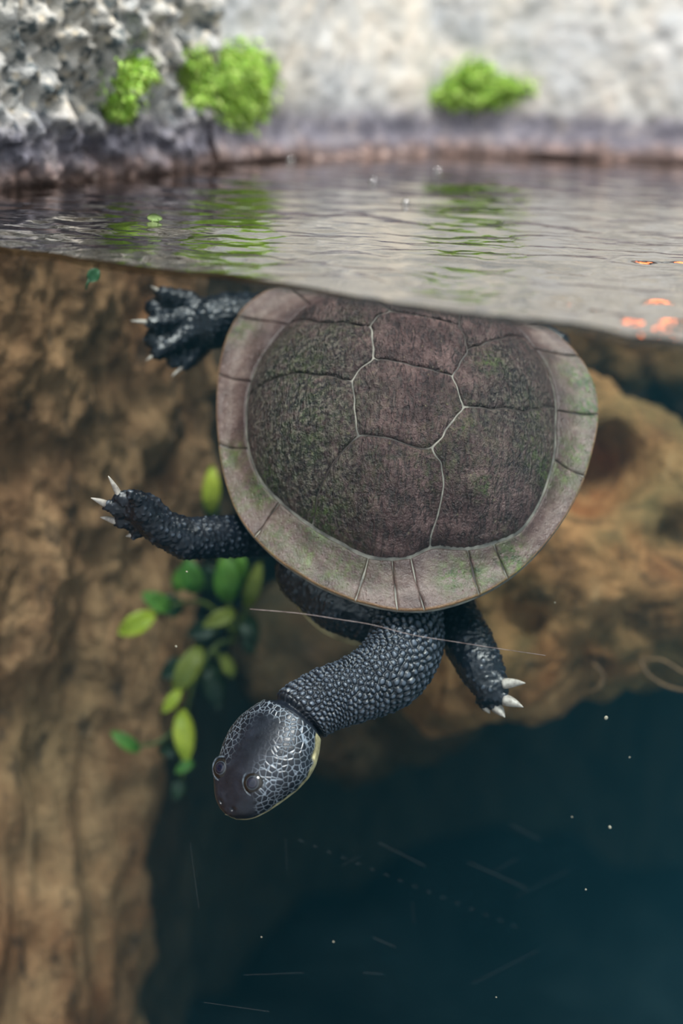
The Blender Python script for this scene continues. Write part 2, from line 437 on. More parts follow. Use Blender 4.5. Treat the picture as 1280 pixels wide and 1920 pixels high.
star_rock('boulder', [(1065, 642), (1150, 690), (1290, 805), (1420, 900), (1480, 1100), (1400, 1270), (1260, 1300), (1100, 1330), (960, 1372), (850, 1395), (760, 1330), (720, 1150), (740, 950), (850, 760), (960, 665)], 1.10, .10, 3,
          'large brown boulder sloping down behind the turtle', amp=.018, dents=((1112, 880, 75, .075), (1240, 1010, 45, .02), (990, 1140, 40, .02)))
star_rock('boulder', [(960, 575), (1100, 560), (1260, 575), (1400, 610), (1420, 690), (1330, 735), (1220, 715), (1120, 700), (1000, 680), (940, 630)], 1.235, .035, 41,
          'brown rock shelf close under the water behind the large boulder', amp=.012)
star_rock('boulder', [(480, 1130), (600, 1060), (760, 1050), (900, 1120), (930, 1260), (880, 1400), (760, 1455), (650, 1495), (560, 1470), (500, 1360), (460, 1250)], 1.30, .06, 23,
          'brown rock with painted-in shade behind the bent neck', dark=True, amp=.016)

# ------------------------------------------------------------------ turtle: shell frame
O = PT(752, 800, .87)
va = unit(C0 - O); vu = unit(cu - va * (cu @ va))
TILT = math.radians(35)
sn = math.cos(TILT) * va + math.sin(TILT) * vu          # dorsal normal
sv = -math.cos(TILT) * vu + math.sin(TILT) * va         # towards the head
su = np.cross(sv, sn)
if su @ cr < 0: su = -su
def L2W(u, v, w):
    return O + np.multiply.outer(u, su) + np.multiply.outer(v, sv) + np.multiply.outer(w, sn)
def on_plane(px, py, w):
    rv = ray(px, py); d = ((O - C0) @ sn + w) / (rv @ sn); p = C0 + d * rv - O
    return p @ su, p @ sv

OUT = [(470, 566), (440, 605), (420, 660), (411, 740), (413, 820), (425, 900), (450, 970), (500, 1030), (560, 1075), (620, 1108), (680, 1130), (740, 1143), (800, 1145), (860, 1130), (920, 1105), (980, 1062), (1030, 1005),
       (1075, 935), (1105, 850), (1119, 780), (1115, 730), (1095, 688), (1062, 648), (1010, 610), (940, 572), (860, 545), (770, 530), (680, 526), (590, 528), (520, 540)]
INN = [(590, 570), (540, 610), (500, 660), (470, 720), (462, 790), (468, 850), (490, 905), (530, 945), (580, 985), (640, 1020), (690, 1047), (735, 1050), (770, 1048), (808, 1024), (875, 1032), (930, 1018), (975, 1000),
       (1005, 955), (1030, 890), (1040, 800), (1035, 720), (1000, 655), (955, 605), (890, 575), (800, 553), (700, 548), (640, 553)]
TH = np.linspace(-math.pi, math.pi, 721)
def polar_curve(px, w, sig):
    uv = np.array([on_plane(x, y, w) for x, y in px]); th = np.arctan2(uv[:, 1], uv[:, 0]); r = np.hypot(uv[:, 0], uv[:, 1])
    o = np.argsort(th); th, r = th[o], r[o]
    R = np.interp(TH, np.concatenate([th - 2 * math.pi, th, th + 2 * math.pi]), np.tile(r, 3))
    k = np.arange(-3 * sig, 3 * sig + 1); g = np.exp(-.5 * (k / sig) ** 2); g /= g.sum()
    Rp = np.concatenate([R[:-1][-3 * sig:], R[:-1], R[:-1][:3 * sig + 1]])
    return np.convolve(Rp, g, 'same')[3 * sig:3 * sig + 721]
WM, HD = .0093, .048
R1t = polar_curve(OUT, 0., 8); R0t = polar_curve(INN, WM, 5)
R1 = lambda t: np.interp(t, TH, R1t)
R0 = lambda t: np.interp(t, TH, R0t)
def wrap(t): return (np.asarray(t) + math.pi) % (2 * math.pi) - math.pi
def D(u, v):
    r = np.hypot(u, v); t = np.arctan2(v, u); r0, r1 = R0(t), R1(t)
    m = np.clip((r - r0) / (r1 - r0), 0, 1.3)
    marg = WM * (1 - np.clip(m, 0, 1)) ** 1.25 + .0015 * np.clip(m, 0, 1) ** 3
    dome = WM + HD * (1 - np.clip(r / r0, 0, 1) ** 2.5) ** .82
    return np.where(r < r0, dome, marg)
def uv(px, py):
    w = .03
    for _ in range(40):
        u, v = on_plane(px, py, w); w = .6 * w + .4 * float(D(u, v))
    return np.array([u, v])

turtle = bpy.data.objects.new('turtle', None); COL.objects.link(turtle)
turtle['label'] = 'dark long-necked turtle diving head down with brown algae-flecked shell'; turtle['category'] = 'turtle'

# --- shell materials
def shell_mat(name, marginal):
    t = NT(name)
    al_, sp_ = t.attr('algae'), t.attr('speck')
    n1 = t.noise(60, 5, .6); n2 = t.noise(420, 4, .65); n3 = t.noise(900, 3, .6)
    wr = t.noise(1, 4, .55, 1.6, t.mapping((330, 105, 105), (0, .2, .15)))
    if marginal:
        col = t.ramp(n1, [(.3, srgb(74, 55, 52)), (.48, srgb(112, 88, 83)), (.68, srgb(148, 126, 117))])
        col = t.mix(t.ramp(t.noise(1, 4, .6, .3, t.mapping((60, 60, 60))), [(.5, 0.), (.66, .6)]), col, srgb(92, 64, 62))
        col = t.mix(t.ramp(n2, [(.55, 0.), (.72, .35)]), col, srgb(190, 170, 160))
    else:
        col = t.ramp(n1, [(.3, srgb(62, 42, 42)), (.5, srgb(98, 72, 71)), (.7, srgb(140, 110, 106))])
        col = t.mix(t.ramp(wr, [(.40, .7), (.52, 0.)]), col, srgb(36, 26, 30))
        dk = t.mix(t.ramp(n2, [(.49, 0.), (.60, 1.)]), srgb(24, 20, 22), srgb(126, 118, 106))
        col = t.mix(t.math('MULTIPLY', sp_, t.ramp(t.noise(170, 4, .65), [(.34, .4), (.56, 1.)])), col, dk)
        col = t.mix(t.ramp(t.vor(300), [(.0, .75), (.16, 0.)]), col, srgb(34, 26, 28))
        col = t.mix(t.ramp(t.noise(520, 2, .5), [(.70, 0.), (.76, .55)]), col, srgb(168, 158, 120))
    if marginal:
        ac = t.attr('across'); wob = t.math('ADD', ac, t.math('MULTIPLY', t.math('SUBTRACT', t.noise(50, 4, .6), .5), .7))
        col = t.mix(t.ramp(wob, [(.02, .85), (.42, 0.)]), col, srgb(70, 48, 48))
        col = t.mix(t.ramp(wob, [(.45, 0.), (.62, .35), (.8, 0.)]), col, srgb(164, 146, 138))
        col = t.mix(t.ramp(ac, [(.955, 0.), (.99, .75)]), col, srgb(178, 134, 92))
    gm = t.math('MULTIPLY', al_, t.ramp(t.noise(260, 5, .7), [(.38, 0.), (.56, 1.)] if marginal else [(.44, 0.), (.60, 1.)]))
    green = t.ramp(t.noise(150, 3), [(.35, srgb(58, 74, 40)), (.6, srgb(92, 112, 54)), (.75, srgb(116, 150, 66))])
    col = t.mix(gm, col, green)
    h = t.math('ADD', t.math('MULTIPLY', wr, 1. if not marginal else .35), t.math('ADD', t.math('MULTIPLY', n2, .7), t.math('MULTIPLY', n3, .35)))
    pits = t.ramp(t.vor(300), [(.0, 0.), (.22, 1.)])
    nb_ = t.bump(h, 1. if not marginal else .6, .0026 if not marginal else .0016)
    nb_ = t.bump(pits, .5, .0009, nb_)
    t.bsdf(col, t.ramp(n2, [(.3, .30), (.7, .50)]), nb_, .6)
    return t.m
M_scute, M_marg = shell_mat('scute_horn', False), shell_mat('marginal_horn', True)
tb = NT('carapace_seam')
tb.bsdf(tb.mix(tb.attr('pale'), srgb(58, 46, 45), tb.mix(tb.ramp(tb.noise(90, 4), [(.42, 0.), (.62, 1.)]), srgb(120, 116, 110), srgb(176, 170, 158))), .5, tb.bump(tb.noise(500, 3), .4, .0006), .4)

# --- base carapace: full closed shell under the scutes
nt, nr = 360, 70
tt = np.linspace(-math.pi, math.pi, nt, endpoint=False); mm = np.linspace(0.004, 1, nr)
V = []
for t in tt:
    r = mm * R1(t); V.append(L2W(r * math.cos(t), r * math.sin(t), D(r * math.cos(t), r * math.sin(t)) - .0003))
rim_pts = [(1.004, -.0012), (1.006, -.0026), (1.002, -.0040), (.985, -.0050), (.93, -.0050), (.6, .004), (.25, .02), (.01, .03)]
Vall = []
for k, t in enumerate(tt):
    row = list(V[k])
    for m_, w_ in rim_pts:
        r = m_ * R1(t); row.append(L2W(r * math.cos(t), r * math.sin(t), w_ + (.0015 if m_ > .9 else 0)))
    Vall.append(row)
Vall = np.array(Vall); nrow = Vall.shape[1]
carapace = link('carapace', mesh_np('carapace', Vall.reshape(-1, 3), grid_faces(nt, nrow, True)), tb.m, turtle)

# --- marks on the shell, in picture places turned into shell coordinates
def blobs(lst): return [(uv(x, y), rad / 3060., s) for x, y, rad, s in lst]
ALG = blobs([(600, 985, 42, 1.), (570, 1045, 40, .8), (640, 1070, 45, .8), (520, 1010, 30, .6), (700, 1090, 40, .35), (850, 1085, 30, .9), (890, 1075, 26, .8), (960, 1050, 30, .9), (915, 1095, 25, .6), (560, 700, 60, .55), (530, 650, 45, .6),
             (590, 800, 90, .5), (640, 620, 45, .4), (1105, 770, 34, 1.), (1100, 720, 30, 1.), (1085, 850, 34, .7), (1015, 870, 36, .65), (1000, 780, 50, .35), (560, 860, 80, .35), (490, 920, 36, .7), (450, 620, 30, .6), (430, 860, 30, .7), (440, 940, 30, .5),
             (820, 870, 40, .55), (905, 920, 18, .7), (920, 685, 26, .6), (700, 900, 60, .25), (870, 790, 50, .4), (1075, 700, 28, .7), (1040, 690, 40, .25), (790, 850, 40, .4), (620, 930, 60, .35), (1060, 900, 30, .5), (500, 880, 40, .5), (900, 830, 60, .3)])
SPK = blobs([(560, 760, 110, 1.), (540, 860, 90, 1.), (600, 660, 80, .8), (520, 700, 80, 1.), (590, 920, 70, .9), (980, 760, 80, .8), (960, 690, 70, .7), (1000, 860, 60, .6), (940, 820, 80, .45), (850, 620, 60, .2)])
def marks(u, v):
    a = np.zeros_like(u); s = np.zeros_like(u)
    for (c, r, k) in ALG: a = np.maximum(a, k * (.62 if r > .012 else 1.) * np.exp(-((u - c[0]) ** 2 + (v - c[1]) ** 2) / (r * r)))
    for (c, r, k) in SPK: s = np.maximum(s, k * np.exp(-((u - c[0]) ** 2 + (v - c[1]) ** 2) / (r * r) * .7))
    return np.clip(a * 1.15, 0, 1), np.clip(s, 0, 1)

def resample(poly, n):
    poly = np.asarray(poly); poly = np.vstack([poly, poly[:1]]); seg = np.hypot(*np.diff(poly, axis=0).T); cum = np.concatenate([[0], np.cumsum(seg)])
    t = np.linspace(0, cum[-1], n, endpoint=False)
    return np.stack([np.interp(t, cum, poly[:, 0]), np.interp(t, cum, poly[:, 1])], -1)

GAP = .00022
def scute(poly, lift=.0010, nb=220, nrng=46):
    b = resample(poly, nb)
    b = (np.roll(b, 1, 0) + 2 * b + np.roll(b, -1, 0)) / 4
    c = b.mean(0)
    # area centroid
    x, y = b[:, 0], b[:, 1]; x2, y2 = np.roll(x, -1), np.roll(y, -1); cr_ = x * y2 - x2 * y; A = cr_.sum() / 2
    c = np.array([((x + x2) * cr_).sum(), ((y + y2) * cr_).sum()]) / (6 * A)
    dv = b - c; L = np.hypot(dv[:, 0], dv[:, 1])
    # inset along the boundary normal
    tg_ = np.roll(b, -1, 0) - np.roll(b, 1, 0); nn = np.stack([tg_[:, 1], -tg_[:, 0]], -1); nn /= np.hypot(nn[:, 0], nn[:, 1])[:, None] + 1e-12
    nn *= np.sign((nn * (c - b)).sum(1))[:, None]
    b = b + nn * GAP; dv = b - c
    cosn = np.clip(np.abs((dv * nn).sum(1)) / (np.hypot(dv[:, 0], dv[:, 1]) + 1e-9), .25, 1); L = np.hypot(dv[:, 0], dv[:, 1])
    ts = 1 - np.concatenate([[0, .003, .007, .012, .02, .03, .045], np.linspace(.065, .985, nrng - 7)])
    U, Vv, Wv = [], [], []
    for t in ts:
        p = c + dv * t; dist = (1 - t) * L * cosn
        U.append(p[:, 0]); Vv.append(p[:, 1])
        ring = .00008 * np.sin(np.clip(dist, 0, .02) / .0042 * 2 * math.pi) * smooth01(dist / .004) * (1 - smooth01((dist - .010) / .01))
        Wv.append(D(p[:, 0], p[:, 1]) - .0012 + .0026 * (1 - t ** 2) ** 1.2 + (lift + .0012) * np.sqrt(np.clip(dist / .0016, 0, 1) * (2 - np.clip(dist / .0016, 0, 1))) + ring)
    U, Vv, Wv = np.array(U), np.array(Vv), np.array(Wv)
    uu = np.append(U.T.ravel(), c[0]); vv = np.append(Vv.T.ravel(), c[1]); ww = np.append(Wv.T.ravel(), Wv[-1].mean())
    pts = L2W(uu, vv, ww)
    q3 = np.stack([uu, vv, ww], -1)
    k = len(ts); Fq = [tuple(q) for q in grid_faces(nb, k, True).tolist()]
    Fq += [(i * k + k - 1, ((i + 1) % nb) * k + k - 1, nb * k) for i in range(nb)]
    nz = .00035 * fbm(q3 * 130, 3, 71)
    pts = pts + nz[:, None] * sn
    me = mesh_np('scute', pts, Fq)
    if A > 0: pass
    a, s = marks(uu, vv); attr_f(me, 'algae', a); attr_f(me, 'speck', s)
    bm = bmesh.new(); bm.from_mesh(me); bmesh.ops.recalc_face_normals(bm, faces=bm.faces)
    f0 = max(bm.faces, key=lambda f: f.calc_area())
    if f0.normal.dot(Vector(sn)) < 0: bmesh.ops.reverse_faces(bm, faces=bm.faces)
    bm.to_mesh(me); bm.free()
    return link('scute', me, M_scute, carapace)

px = lambda *l: [uv(x, y) for x, y in l]
def jit(poly, a=.0006, n=6):           # a little waviness on a seam
    poly = np.asarray(poly); out = []
    for p0, p1 in zip(poly[:-1], poly[1:]):
        for k in range(n): out.append(p0 + (p1 - p0) * k / n)
    out.append(poly[-1]); out = np.array(out)
    d = .0010 * np.stack([vnoise(np.stack([out[:, 0] * 160, out[:, 1] * 160, 0 * out[:, 0]], -1), 5), vnoise(np.stack([out[:, 0] * 160, out[:, 1] * 160, 0 * out[:, 0]], -1), 6)], -1)
    d[0] = 0; d[-1] = 0
    return list(out + d)
def rim_at(p): t = math.atan2(p[1], p[0]); return np.array([math.cos(t), math.sin(t)]) * float(R0(t)) * .997
def arc(pa, pb, n=60):
    ta, tb_ = math.atan2(pa[1], pa[0]), math.atan2(pb[1], pb[0]); dt = float(wrap(tb_ - ta))
    t = wrap(ta + np.linspace(0, 1, n) * dt)
    return [np.array([math.cos(x), math.sin(x)]) * float(R0(x)) * .997 for x in t]
J = lambda *l: jit(px(*l))
v1L = J((672, 817), (642, 845), (618, 881), (605, 912), (592, 955)); v1L.append(rim_at(uv(586, 985)))
v1R = J((810, 838), (828, 869), (831, 912), (819, 966), (806, 1015)); v1R.append(rim_at(uv(806, 1024)))
v1T = J((672, 817), (703, 817), (758, 832), (790, 839), (810, 838))
v2La = J((672, 817), (669, 802), (663, 747), (660, 714)); v2Lb = J((660, 714), (676, 689), (700, 671))
v2Ra = J((810, 838), (828, 820), (852, 781), (868, 762)); v2Rb = J((868, 762), (855, 723), (848, 705))
v2T = J((700, 671), (750, 678), (800, 692), (848, 705))
v3La = J((700, 671), (698, 631), (694, 612)); v3Ra = J((848, 705), (868, 668), (875, 656))
v3Lb = J((694, 612), (712, 592), (732, 583)); v3Rb = J((875, 656), (872, 631), (861, 610))
c12L = J((660, 714), (610, 704), (550, 700), (500, 716)); c12L.append(rim_at(uv(474, 735)))
c12R = J((868, 762), (920, 770), (980, 772), (1020, 762)); c12R.append(rim_at(uv(1036, 760)))
c23L = J((694, 612), (650, 606), (600, 606)); c23L.append(rim_at(uv(560, 600)))
c23R = J((875, 656), (920, 640), (955, 630)); c23R.append(rim_at(uv(975, 630)))
e3L, e3R = v3Lb[-1], v3Rb[-1]
rearL, rearR = np.array([-.030, -.078]), np.array([.034, -.078])
v34 = [e3L * (1 - f) + e3R * f for f in np.linspace(0, 1, 8)]
tailL, tailR = rim_at(np.array([-.022, -.1])), rim_at(np.array([.026, -.1]))
rv = lambda l: list(reversed(l))
# growth seams that show pale horn: the ring round the dome and the sides of the vertebral row
_pp = np.array(v2La + v2Lb + v3La + v3Lb + v2Ra + v2Rb + v1R); _th = np.linspace(-math.pi, math.pi, 500)
_pp = np.vstack([_pp, np.stack([np.cos(_th) * R0(_th), np.sin(_th) * R0(_th)], -1), np.array([on_plane(690 - 22 * f, 1047 + 73 * f, .004) for f in np.linspace(0, 1, 20)]), np.array([on_plane(737 + 8 * f, 1052 + 90 * f, .004) for f in np.linspace(0, 1, 20)]), np.array([on_plane(770 + 25 * f, 1048 + 95 * f, .004) for f in np.linspace(0, 1, 20)])])
_bv = np.array([v.co[:] for v in carapace.data.vertices]) - O; _bu, _bw = _bv @ su, _bv @ sv
_dm = np.full(len(_bu), 9.)
for q_ in _pp: _dm = np.minimum(_dm, np.hypot(_bu - q_[0], _bw - q_[1]))
attr_f(carapace.data, 'pale', np.clip(1.25 - _dm / .0035, .12, 1) + (np.hypot(_bu, _bw) > .97 * R1(np.arctan2(_bw, _bu))))
scute(rv(v1L) + v1T[1:] + v1R[1:] + arc(v1R[-1], v1L[-1])[1:-1])                                   # first vertebral
scute(rv(v1T) + v2La[1:] + v2Lb[1:] + v2T[1:] + rv(v2Rb)[1:] + rv(v2Ra)[1:-1])                      # second
scute(rv(v2T) + v3La[1:] + v3Lb[1:] + v34[1:] + rv(v3Rb)[1:] + rv(v3Ra)[1:-1])                      # third
scute(v34 + [rearR, tailR] + arc(tailR, tailL)[1:-1] + [tailL, rearL])                              # hind
scute(v1L + arc(v1L[-1], c12L[-1])[1:-1] + rv(c12L) + rv(v2La)[1:-1])                               # first costal
scute(v1R + arc(v1R[-1], c12R[-1])[1:-1] + rv(c12R) + rv(v2Ra)[1:-1])
scute(c12L + arc(c12L[-1], c23L[-1])[1:-1] + rv(c23L) + rv(v3La)[1:] + rv(v2Lb)[1:-1])              # second costal
scute(c12R + arc(c12R[-1], c23R[-1])[1:-1] + rv(c23R) + rv(v3Ra)[1:] + rv(v2Rb)[1:-1])
scute(c23L + arc(c23L[-1], tailL)[1:-1] + [tailL, rearL] + [e3L] + rv(v3Lb)[1:-1])                  # hind costal
scute(c23R + arc(c23R[-1], tailR)[1:-1] + [tailR, rearR] + [e3R] + rv(v3Rb)[1:-1])

# --- marginal scutes between radial seams (inner picture point, outer picture point)
SEAMS = [((690, 1047), (668, 1120)), ((735, 1052), (745, 1143)), ((770, 1048), (795, 1144)), ((877, 1033), (897, 1116)), ((925, 1020), (950, 1085)), ((1038, 862), (1090, 895)), ((1040, 770), (1119, 780)), ((1000, 655), (1085, 672)), ((955, 605), (1010, 610)),
         ((523, 942), (480, 1008)), ((470, 840), (413, 835)), ((471, 716), (412, 705)), ((540, 610), (445, 598))]
ang = []
for a_, b_ in SEAMS:
    ui = on_plane(*a_, WM); uo = on_plane(*b_, 0.)
    ang.append((math.atan2(ui[1], ui[0]), math.atan2(uo[1], uo[0])))
for t in (-2.15, -1.75, -1.35, -1.0):                   # hidden hind seams
    ang.append((t, t))
ang.sort()
for k in range(len(ang)):
    (ia, oa), (ib, ob) = ang[k], ang[(k + 1) % len(ang)]
    if ib < ia: ib += 2 * math.pi; ob += 2 * math.pi
    if ob - oa > math.pi * 1.5: ob -= 2 * math.pi
    nA, nM = 70, 30
    fa = np.concatenate([[0, .004, .01, .02, .04, .07], np.linspace(.1, .9, nA - 12), [.93, .96, .98, .99, .996, 1]])
    fm = np.concatenate([[0, .01, .03, .06, .1, .15], np.linspace(.2, .95, nM - 12), [.97, .985, .995, 1.]])
    uu, vv, ww = [], [], []
    for a_ in fa:
        rowu, rowv, roww = [], [], []
        for m_ in fm:
            tl = ia + (oa - ia) * m_; tr = ib + (ob - ib) * m_; rmid = float(R1(wrap(tl)))
            wob = .0035 * math.sin(m_ * 7 + k * 2.1) * (1 - abs(2 * m_ - 1))
            g = GAP / rmid
            t = float(wrap((tl + g + wob) * (1 - a_) + (tr - g + wob) * a_))
            r0, r1 = float(R0(t)), float(R1(t)); r = r0 + GAP + (r1 + .0008 - r0 - GAP) * m_
            du = min(a_, 1 - a_) * (tr - tl) * rmid; dm = min(m_ * (r1 - r0), 9.); do = (1 - m_) * (r1 - r0)
            e1 = min(1., min(du, dm) / .0016); e1 = math.sqrt(e1 * (2 - e1)); e2 = min(1., do / .0022 + .0); e2 = math.sqrt(e2 * (2 - e2))
            w = float(D(r * math.cos(t), r * math.sin(t))) - .0006 + .0017 * e1 - .0012 * (1 - e2)
            rowu.append(r * math.cos(t)); rowv.append(r * math.sin(t)); roww.append(w)
        rowu.append(rowu[-1] * .996); rowv.append(rowv[-1] * .996); roww.append(roww[-1] - .0022)
        uu.append(rowu); vv.append(rowv); ww.append(roww)
    uu, vv, ww = np.array(uu), np.array(vv), np.array(ww); nmv = uu.shape[1]
    pts = L2W(uu.ravel(), vv.ravel(), ww.ravel() + .0004 * fbm(np.stack([uu.ravel(), vv.ravel(), 0 * uu.ravel()], -1) * 110, 3, 12))
    Fq = grid_faces(len(fa), nmv)
    me = mesh_np('marginal_scute', pts, Fq[:, ::-1])
    if me.polygons[len(me.polygons) // 2].normal.dot(Vector(sn)) < 0: me.flip_normals()
    a, s = marks(uu.ravel(), vv.ravel()); attr_f(me, 'algae', a); attr_f(me, 'speck', s)
    attr_f(me, 'across', np.tile(np.append(fm, 1.), len(fa)))
    link('marginal_scute', me, M_marg, carapace)

# --- plastron
tp = NT('plastron_horn')
tp.bsdf(tp.ramp(tp.noise(60, 4), [(.3, srgb(112, 100, 74)), (.6, srgb(176, 164, 126))]), .5, tp.bump(tp.noise(300, 4), .4, .001), .4)
PW = -.054
ta = np.linspace(-math.pi, math.pi, 160, endpoint=False)
rows = []
for f, w_ in ((.02, .010), (.5, .009), (.85, .006), (.96, .0035), (1., 0), (.985, -.003), (.9, -.0045), (.5, -.006), (.02, -.007)):
    pu = .066 * np.sign(np.cos(ta)) * np.abs(np.cos(ta)) ** .85; pv = .117 * np.sign(np.sin(ta)) * np.abs(np.sin(ta)) ** .8
    rows.append(L2W(f * pu - .012, f * pv - .004, np.full(160, PW + w_)))
rows = np.array(rows).transpose(1, 0, 2)
link('plastron', mesh_np('plastron', rows.reshape(-1, 3), grid_faces(160, rows.shape[1], True)), tp.m, turtle, label='pale-edged underside plate of the shell')

# --- body: trunk and limbs grown together, then the neck and head in one loft
class Blob:
    def __init__(s): s.V, s.F, s.n = [], [], 0
    def add(s, V, F):
        s.V.append(np.asarray(V, float)); s.F += [tuple(i + s.n for i in f) for f in F]; s.n += len(V)
    def cone(s, p0, p1, r0, r1, n=14):
        p0, p1 = np.asarray(p0, float), np.asarray(p1, float); ax = p1 - p0; L = np.linalg.norm(ax) + 1e-9; ax = ax / L
        path, rad = [], []
        for a in np.linspace(-90, 0, 6)[1:]: path.append(p0 + ax * r0 * math.sin(math.radians(a))); rad.append(r0 * math.cos(math.radians(a)))
        for a in np.linspace(0, 90, 6)[:-1]: path.append(p1 + ax * r1 * math.sin(math.radians(a))); rad.append(r1 * math.cos(math.radians(a)))
        s.add(*tube(path, rad, n))
    def chain(s, pts):
        for (p0, r0), (p1, r1) in zip(pts[:-1], pts[1:]): s.cone(p0, p1, r0, r1)
    def web(s, a, b, c, th):
        a, b, c = map(np.asarray, (a, b, c)); n = unit(np.cross(b - a, c - a)) * th / 2
        V = [a + n, b + n, c + n, a - n, b - n, c - n]
        s.add(V, [(0, 1, 2), (5, 4, 3), (0, 3, 4, 1), (1, 4, 5, 2), (2, 5, 3, 0)])
K = lambda x, y, d, r: (PT(x, y, d), r * d * TS / FPX)
bl_ = Blob()
# trunk
tn, pn = 48, 20
tv = []
for t in np.linspace(-math.pi, math.pi, tn, endpoint=False):
    for f in np.linspace(-math.pi / 2 + .05, math.pi / 2 - .05, pn):
        r = .86 * float(R1(t)) * math.cos(f) ** .7; tv.append(L2W(r * math.cos(t), r * math.sin(t), -.021 + .024 * math.sin(f)))
bl_.add(tv, [tuple(q[::-1]) for q in grid_faces(tn, pn, True).tolist()] + [tuple(i * pn for i in range(tn)), tuple(i * pn + pn - 1 for i in reversed(range(tn)))])
claws = []
def hand(root, digits, palm_r, web_th, web=True, claw_r=.0022):
    tips = []
    for d in digits:
        bl_.chain([(root, palm_r)] + d['p']); tips.append(d)
        if 'c' in d: claws.append((d['p'][-1][0], d['c'], d.get('cr', claw_r)))
    if web:
        for d0, d1 in zip(digits[:-1], digits[1:]):
            m0, m1 = d0['p'][-1][0], d1['p'][-1][0]; k0, k1 = d0['p'][0][0], d1['p'][0][0]
            mid = (m0 + m1) / 2
            for tri in ((root, k0, k1), (k0, m0, mid), (k0, mid, k1), (k1, mid, m1)): bl_.web(*tri, web_th)
# skin of the shoulder below the front rim
bl_.chain([K(620, 1020, .875, 60), K(582, 1070, .862, 66), K(640, 1122, .855, 66), K(710, 1146, .855, 66)])
# left fore limb in the picture
bl_.chain([K(580, 1000, .90, 44), K(485, 1002, .872, 41), K(405, 1007, .845, 40), K(348, 1010, .83, 39), K(303, 990, .82, 34), K(272, 958, .812, 34)])
hand(K(268, 955, .81, 30)[0], [
    dict(p=[K(250, 940, .808, 21), K(226, 933, .805, 13)], c=PT(203, 893, .80), cr=.0017),
    dict(p=[K(238, 956, .81, 18), K(204, 948, .807, 12)], c=PT(171, 934, .80), cr=.0019),
    dict(p=[K(250, 975, .815, 17), K(222, 979, .813, 11)], c=PT(188, 970, .81), cr=.0019),
    dict(p=[K(268, 988, .82, 16), K(252, 1002, .82, 10)], c=PT(236, 1006, .818), cr=.0016),
    dict(p=[K(258, 934, .80, 15), K(244, 926, .795, 9)])], 30 * .8 / FPX, .0055)
# left hind limb: broad webbed paddle
bl_.chain([K(560, 600, .99, 48), K(470, 598, .965, 48), K(425, 598, .95, 48), K(395, 606, .945, 50)])
hand(K(380, 606, .945, 44)[0], [
    dict(p=[K(350, 566, .94, 22), K(305, 552, .93, 15)], c=PT(283, 537, .925), cr=.0014),
    dict(p=[K(335, 586, .945, 20), K(288, 578, .934, 17)]),
    dict(p=[K(335, 598, .935, 19), K(286, 606, .925, 14)], c=PT(246, 602, .92), cr=.0014),
    dict(p=[K(335, 620, .945, 20), K(286, 636, .932, 17)]),
    dict(p=[K(338, 636, .935, 20), K(296, 662, .928, 14)], c=PT(274, 676, .925), cr=.0013),
    dict(p=[K(355, 650, .942, 20), K(326, 678, .936, 14)]),
    dict(p=[K(372, 655, .945, 20), K(348, 684, .938, 12)], c=PT(322, 706, .932), cr=.0013)], 40 * .94 / FPX, .0085)
# right fore limb
bl_.chain([K(820, 1095, .90, 42), K(856, 1150, .872, 40), K(878, 1205, .85, 47), K(902, 1252, .84, 43), K(920, 1290, .835, 33)])
hand(K(918, 1290, .835, 28)[0], [
    dict(p=[K(935, 1276, .83, 15), K(944, 1282, .827, 10)], c=PT(984, 1281, .82), cr=.0028),
    dict(p=[K(934, 1303, .83, 15), K(946, 1312, .827, 10)], c=PT(980, 1326, .82), cr=.0030),
    dict(p=[K(920, 1312, .835, 14), K(930, 1325, .833, 10)], c=PT(946, 1345, .827), cr=.0030),
    dict(p=[K(905, 1310, .84, 14), K(908, 1324, .838, 9)], c=PT(918, 1338, .835), cr=.0018)], 28 * .83 / FPX, .0055)
# right hind limb, mostly behind the shell
bl_.chain([K(900, 640, .98, 40), K(980, 634, .98, 32), K(1020, 632, .98, 28), K(1045, 642, .975, 22), K(1056, 654, .97, 13)])
tmp = bpy.data.objects.new('tmp', mesh_np('tmp', np.vstack(bl_.V), bl_.F, False)); COL.objects.link(tmp)
bm = bmesh.new(); bm.from_mesh(tmp.data); bmesh.ops.recalc_face_normals(bm, faces=bm.faces); bm.to_mesh(tmp.data); bm.free()
rm = tmp.modifiers.new('r', 'REMESH'); rm.mode = 'VOXEL'; rm.voxel_size = .0011
sm = tmp.modifiers.new('s', 'SMOOTH'); sm.factor = .5; sm.iterations = 9
dg = bpy.context.evaluated_depsgraph_get(); em = tmp.evaluated_get(dg).data
nv_ = len(em.vertices); LV = np.empty(nv_ * 3, np.float32); em.vertices.foreach_get('co', LV); LV = LV.reshape(-1, 3).astype(float)
LN = np.empty(nv_ * 3, np.float32); em.vertices.foreach_get('normal', LN); LN = LN.reshape(-1, 3)
LF = [tuple(p.vertices) for p in em.polygons]
bpy.data.objects.remove(tmp)
f1, f2 = worley(LV / .0034, 3)
f1b, f2b = worley(LV / .0021, 13)
bump_ = np.clip(f2 - f1, 0, .5) * .0020 + np.clip(f2b - f1b, 0, .5) * .0011
LV = LV + LN * (bump_ - .0004)[:, None]
limb_sc = np.clip((f2 - f1) * 2, 0, 1)

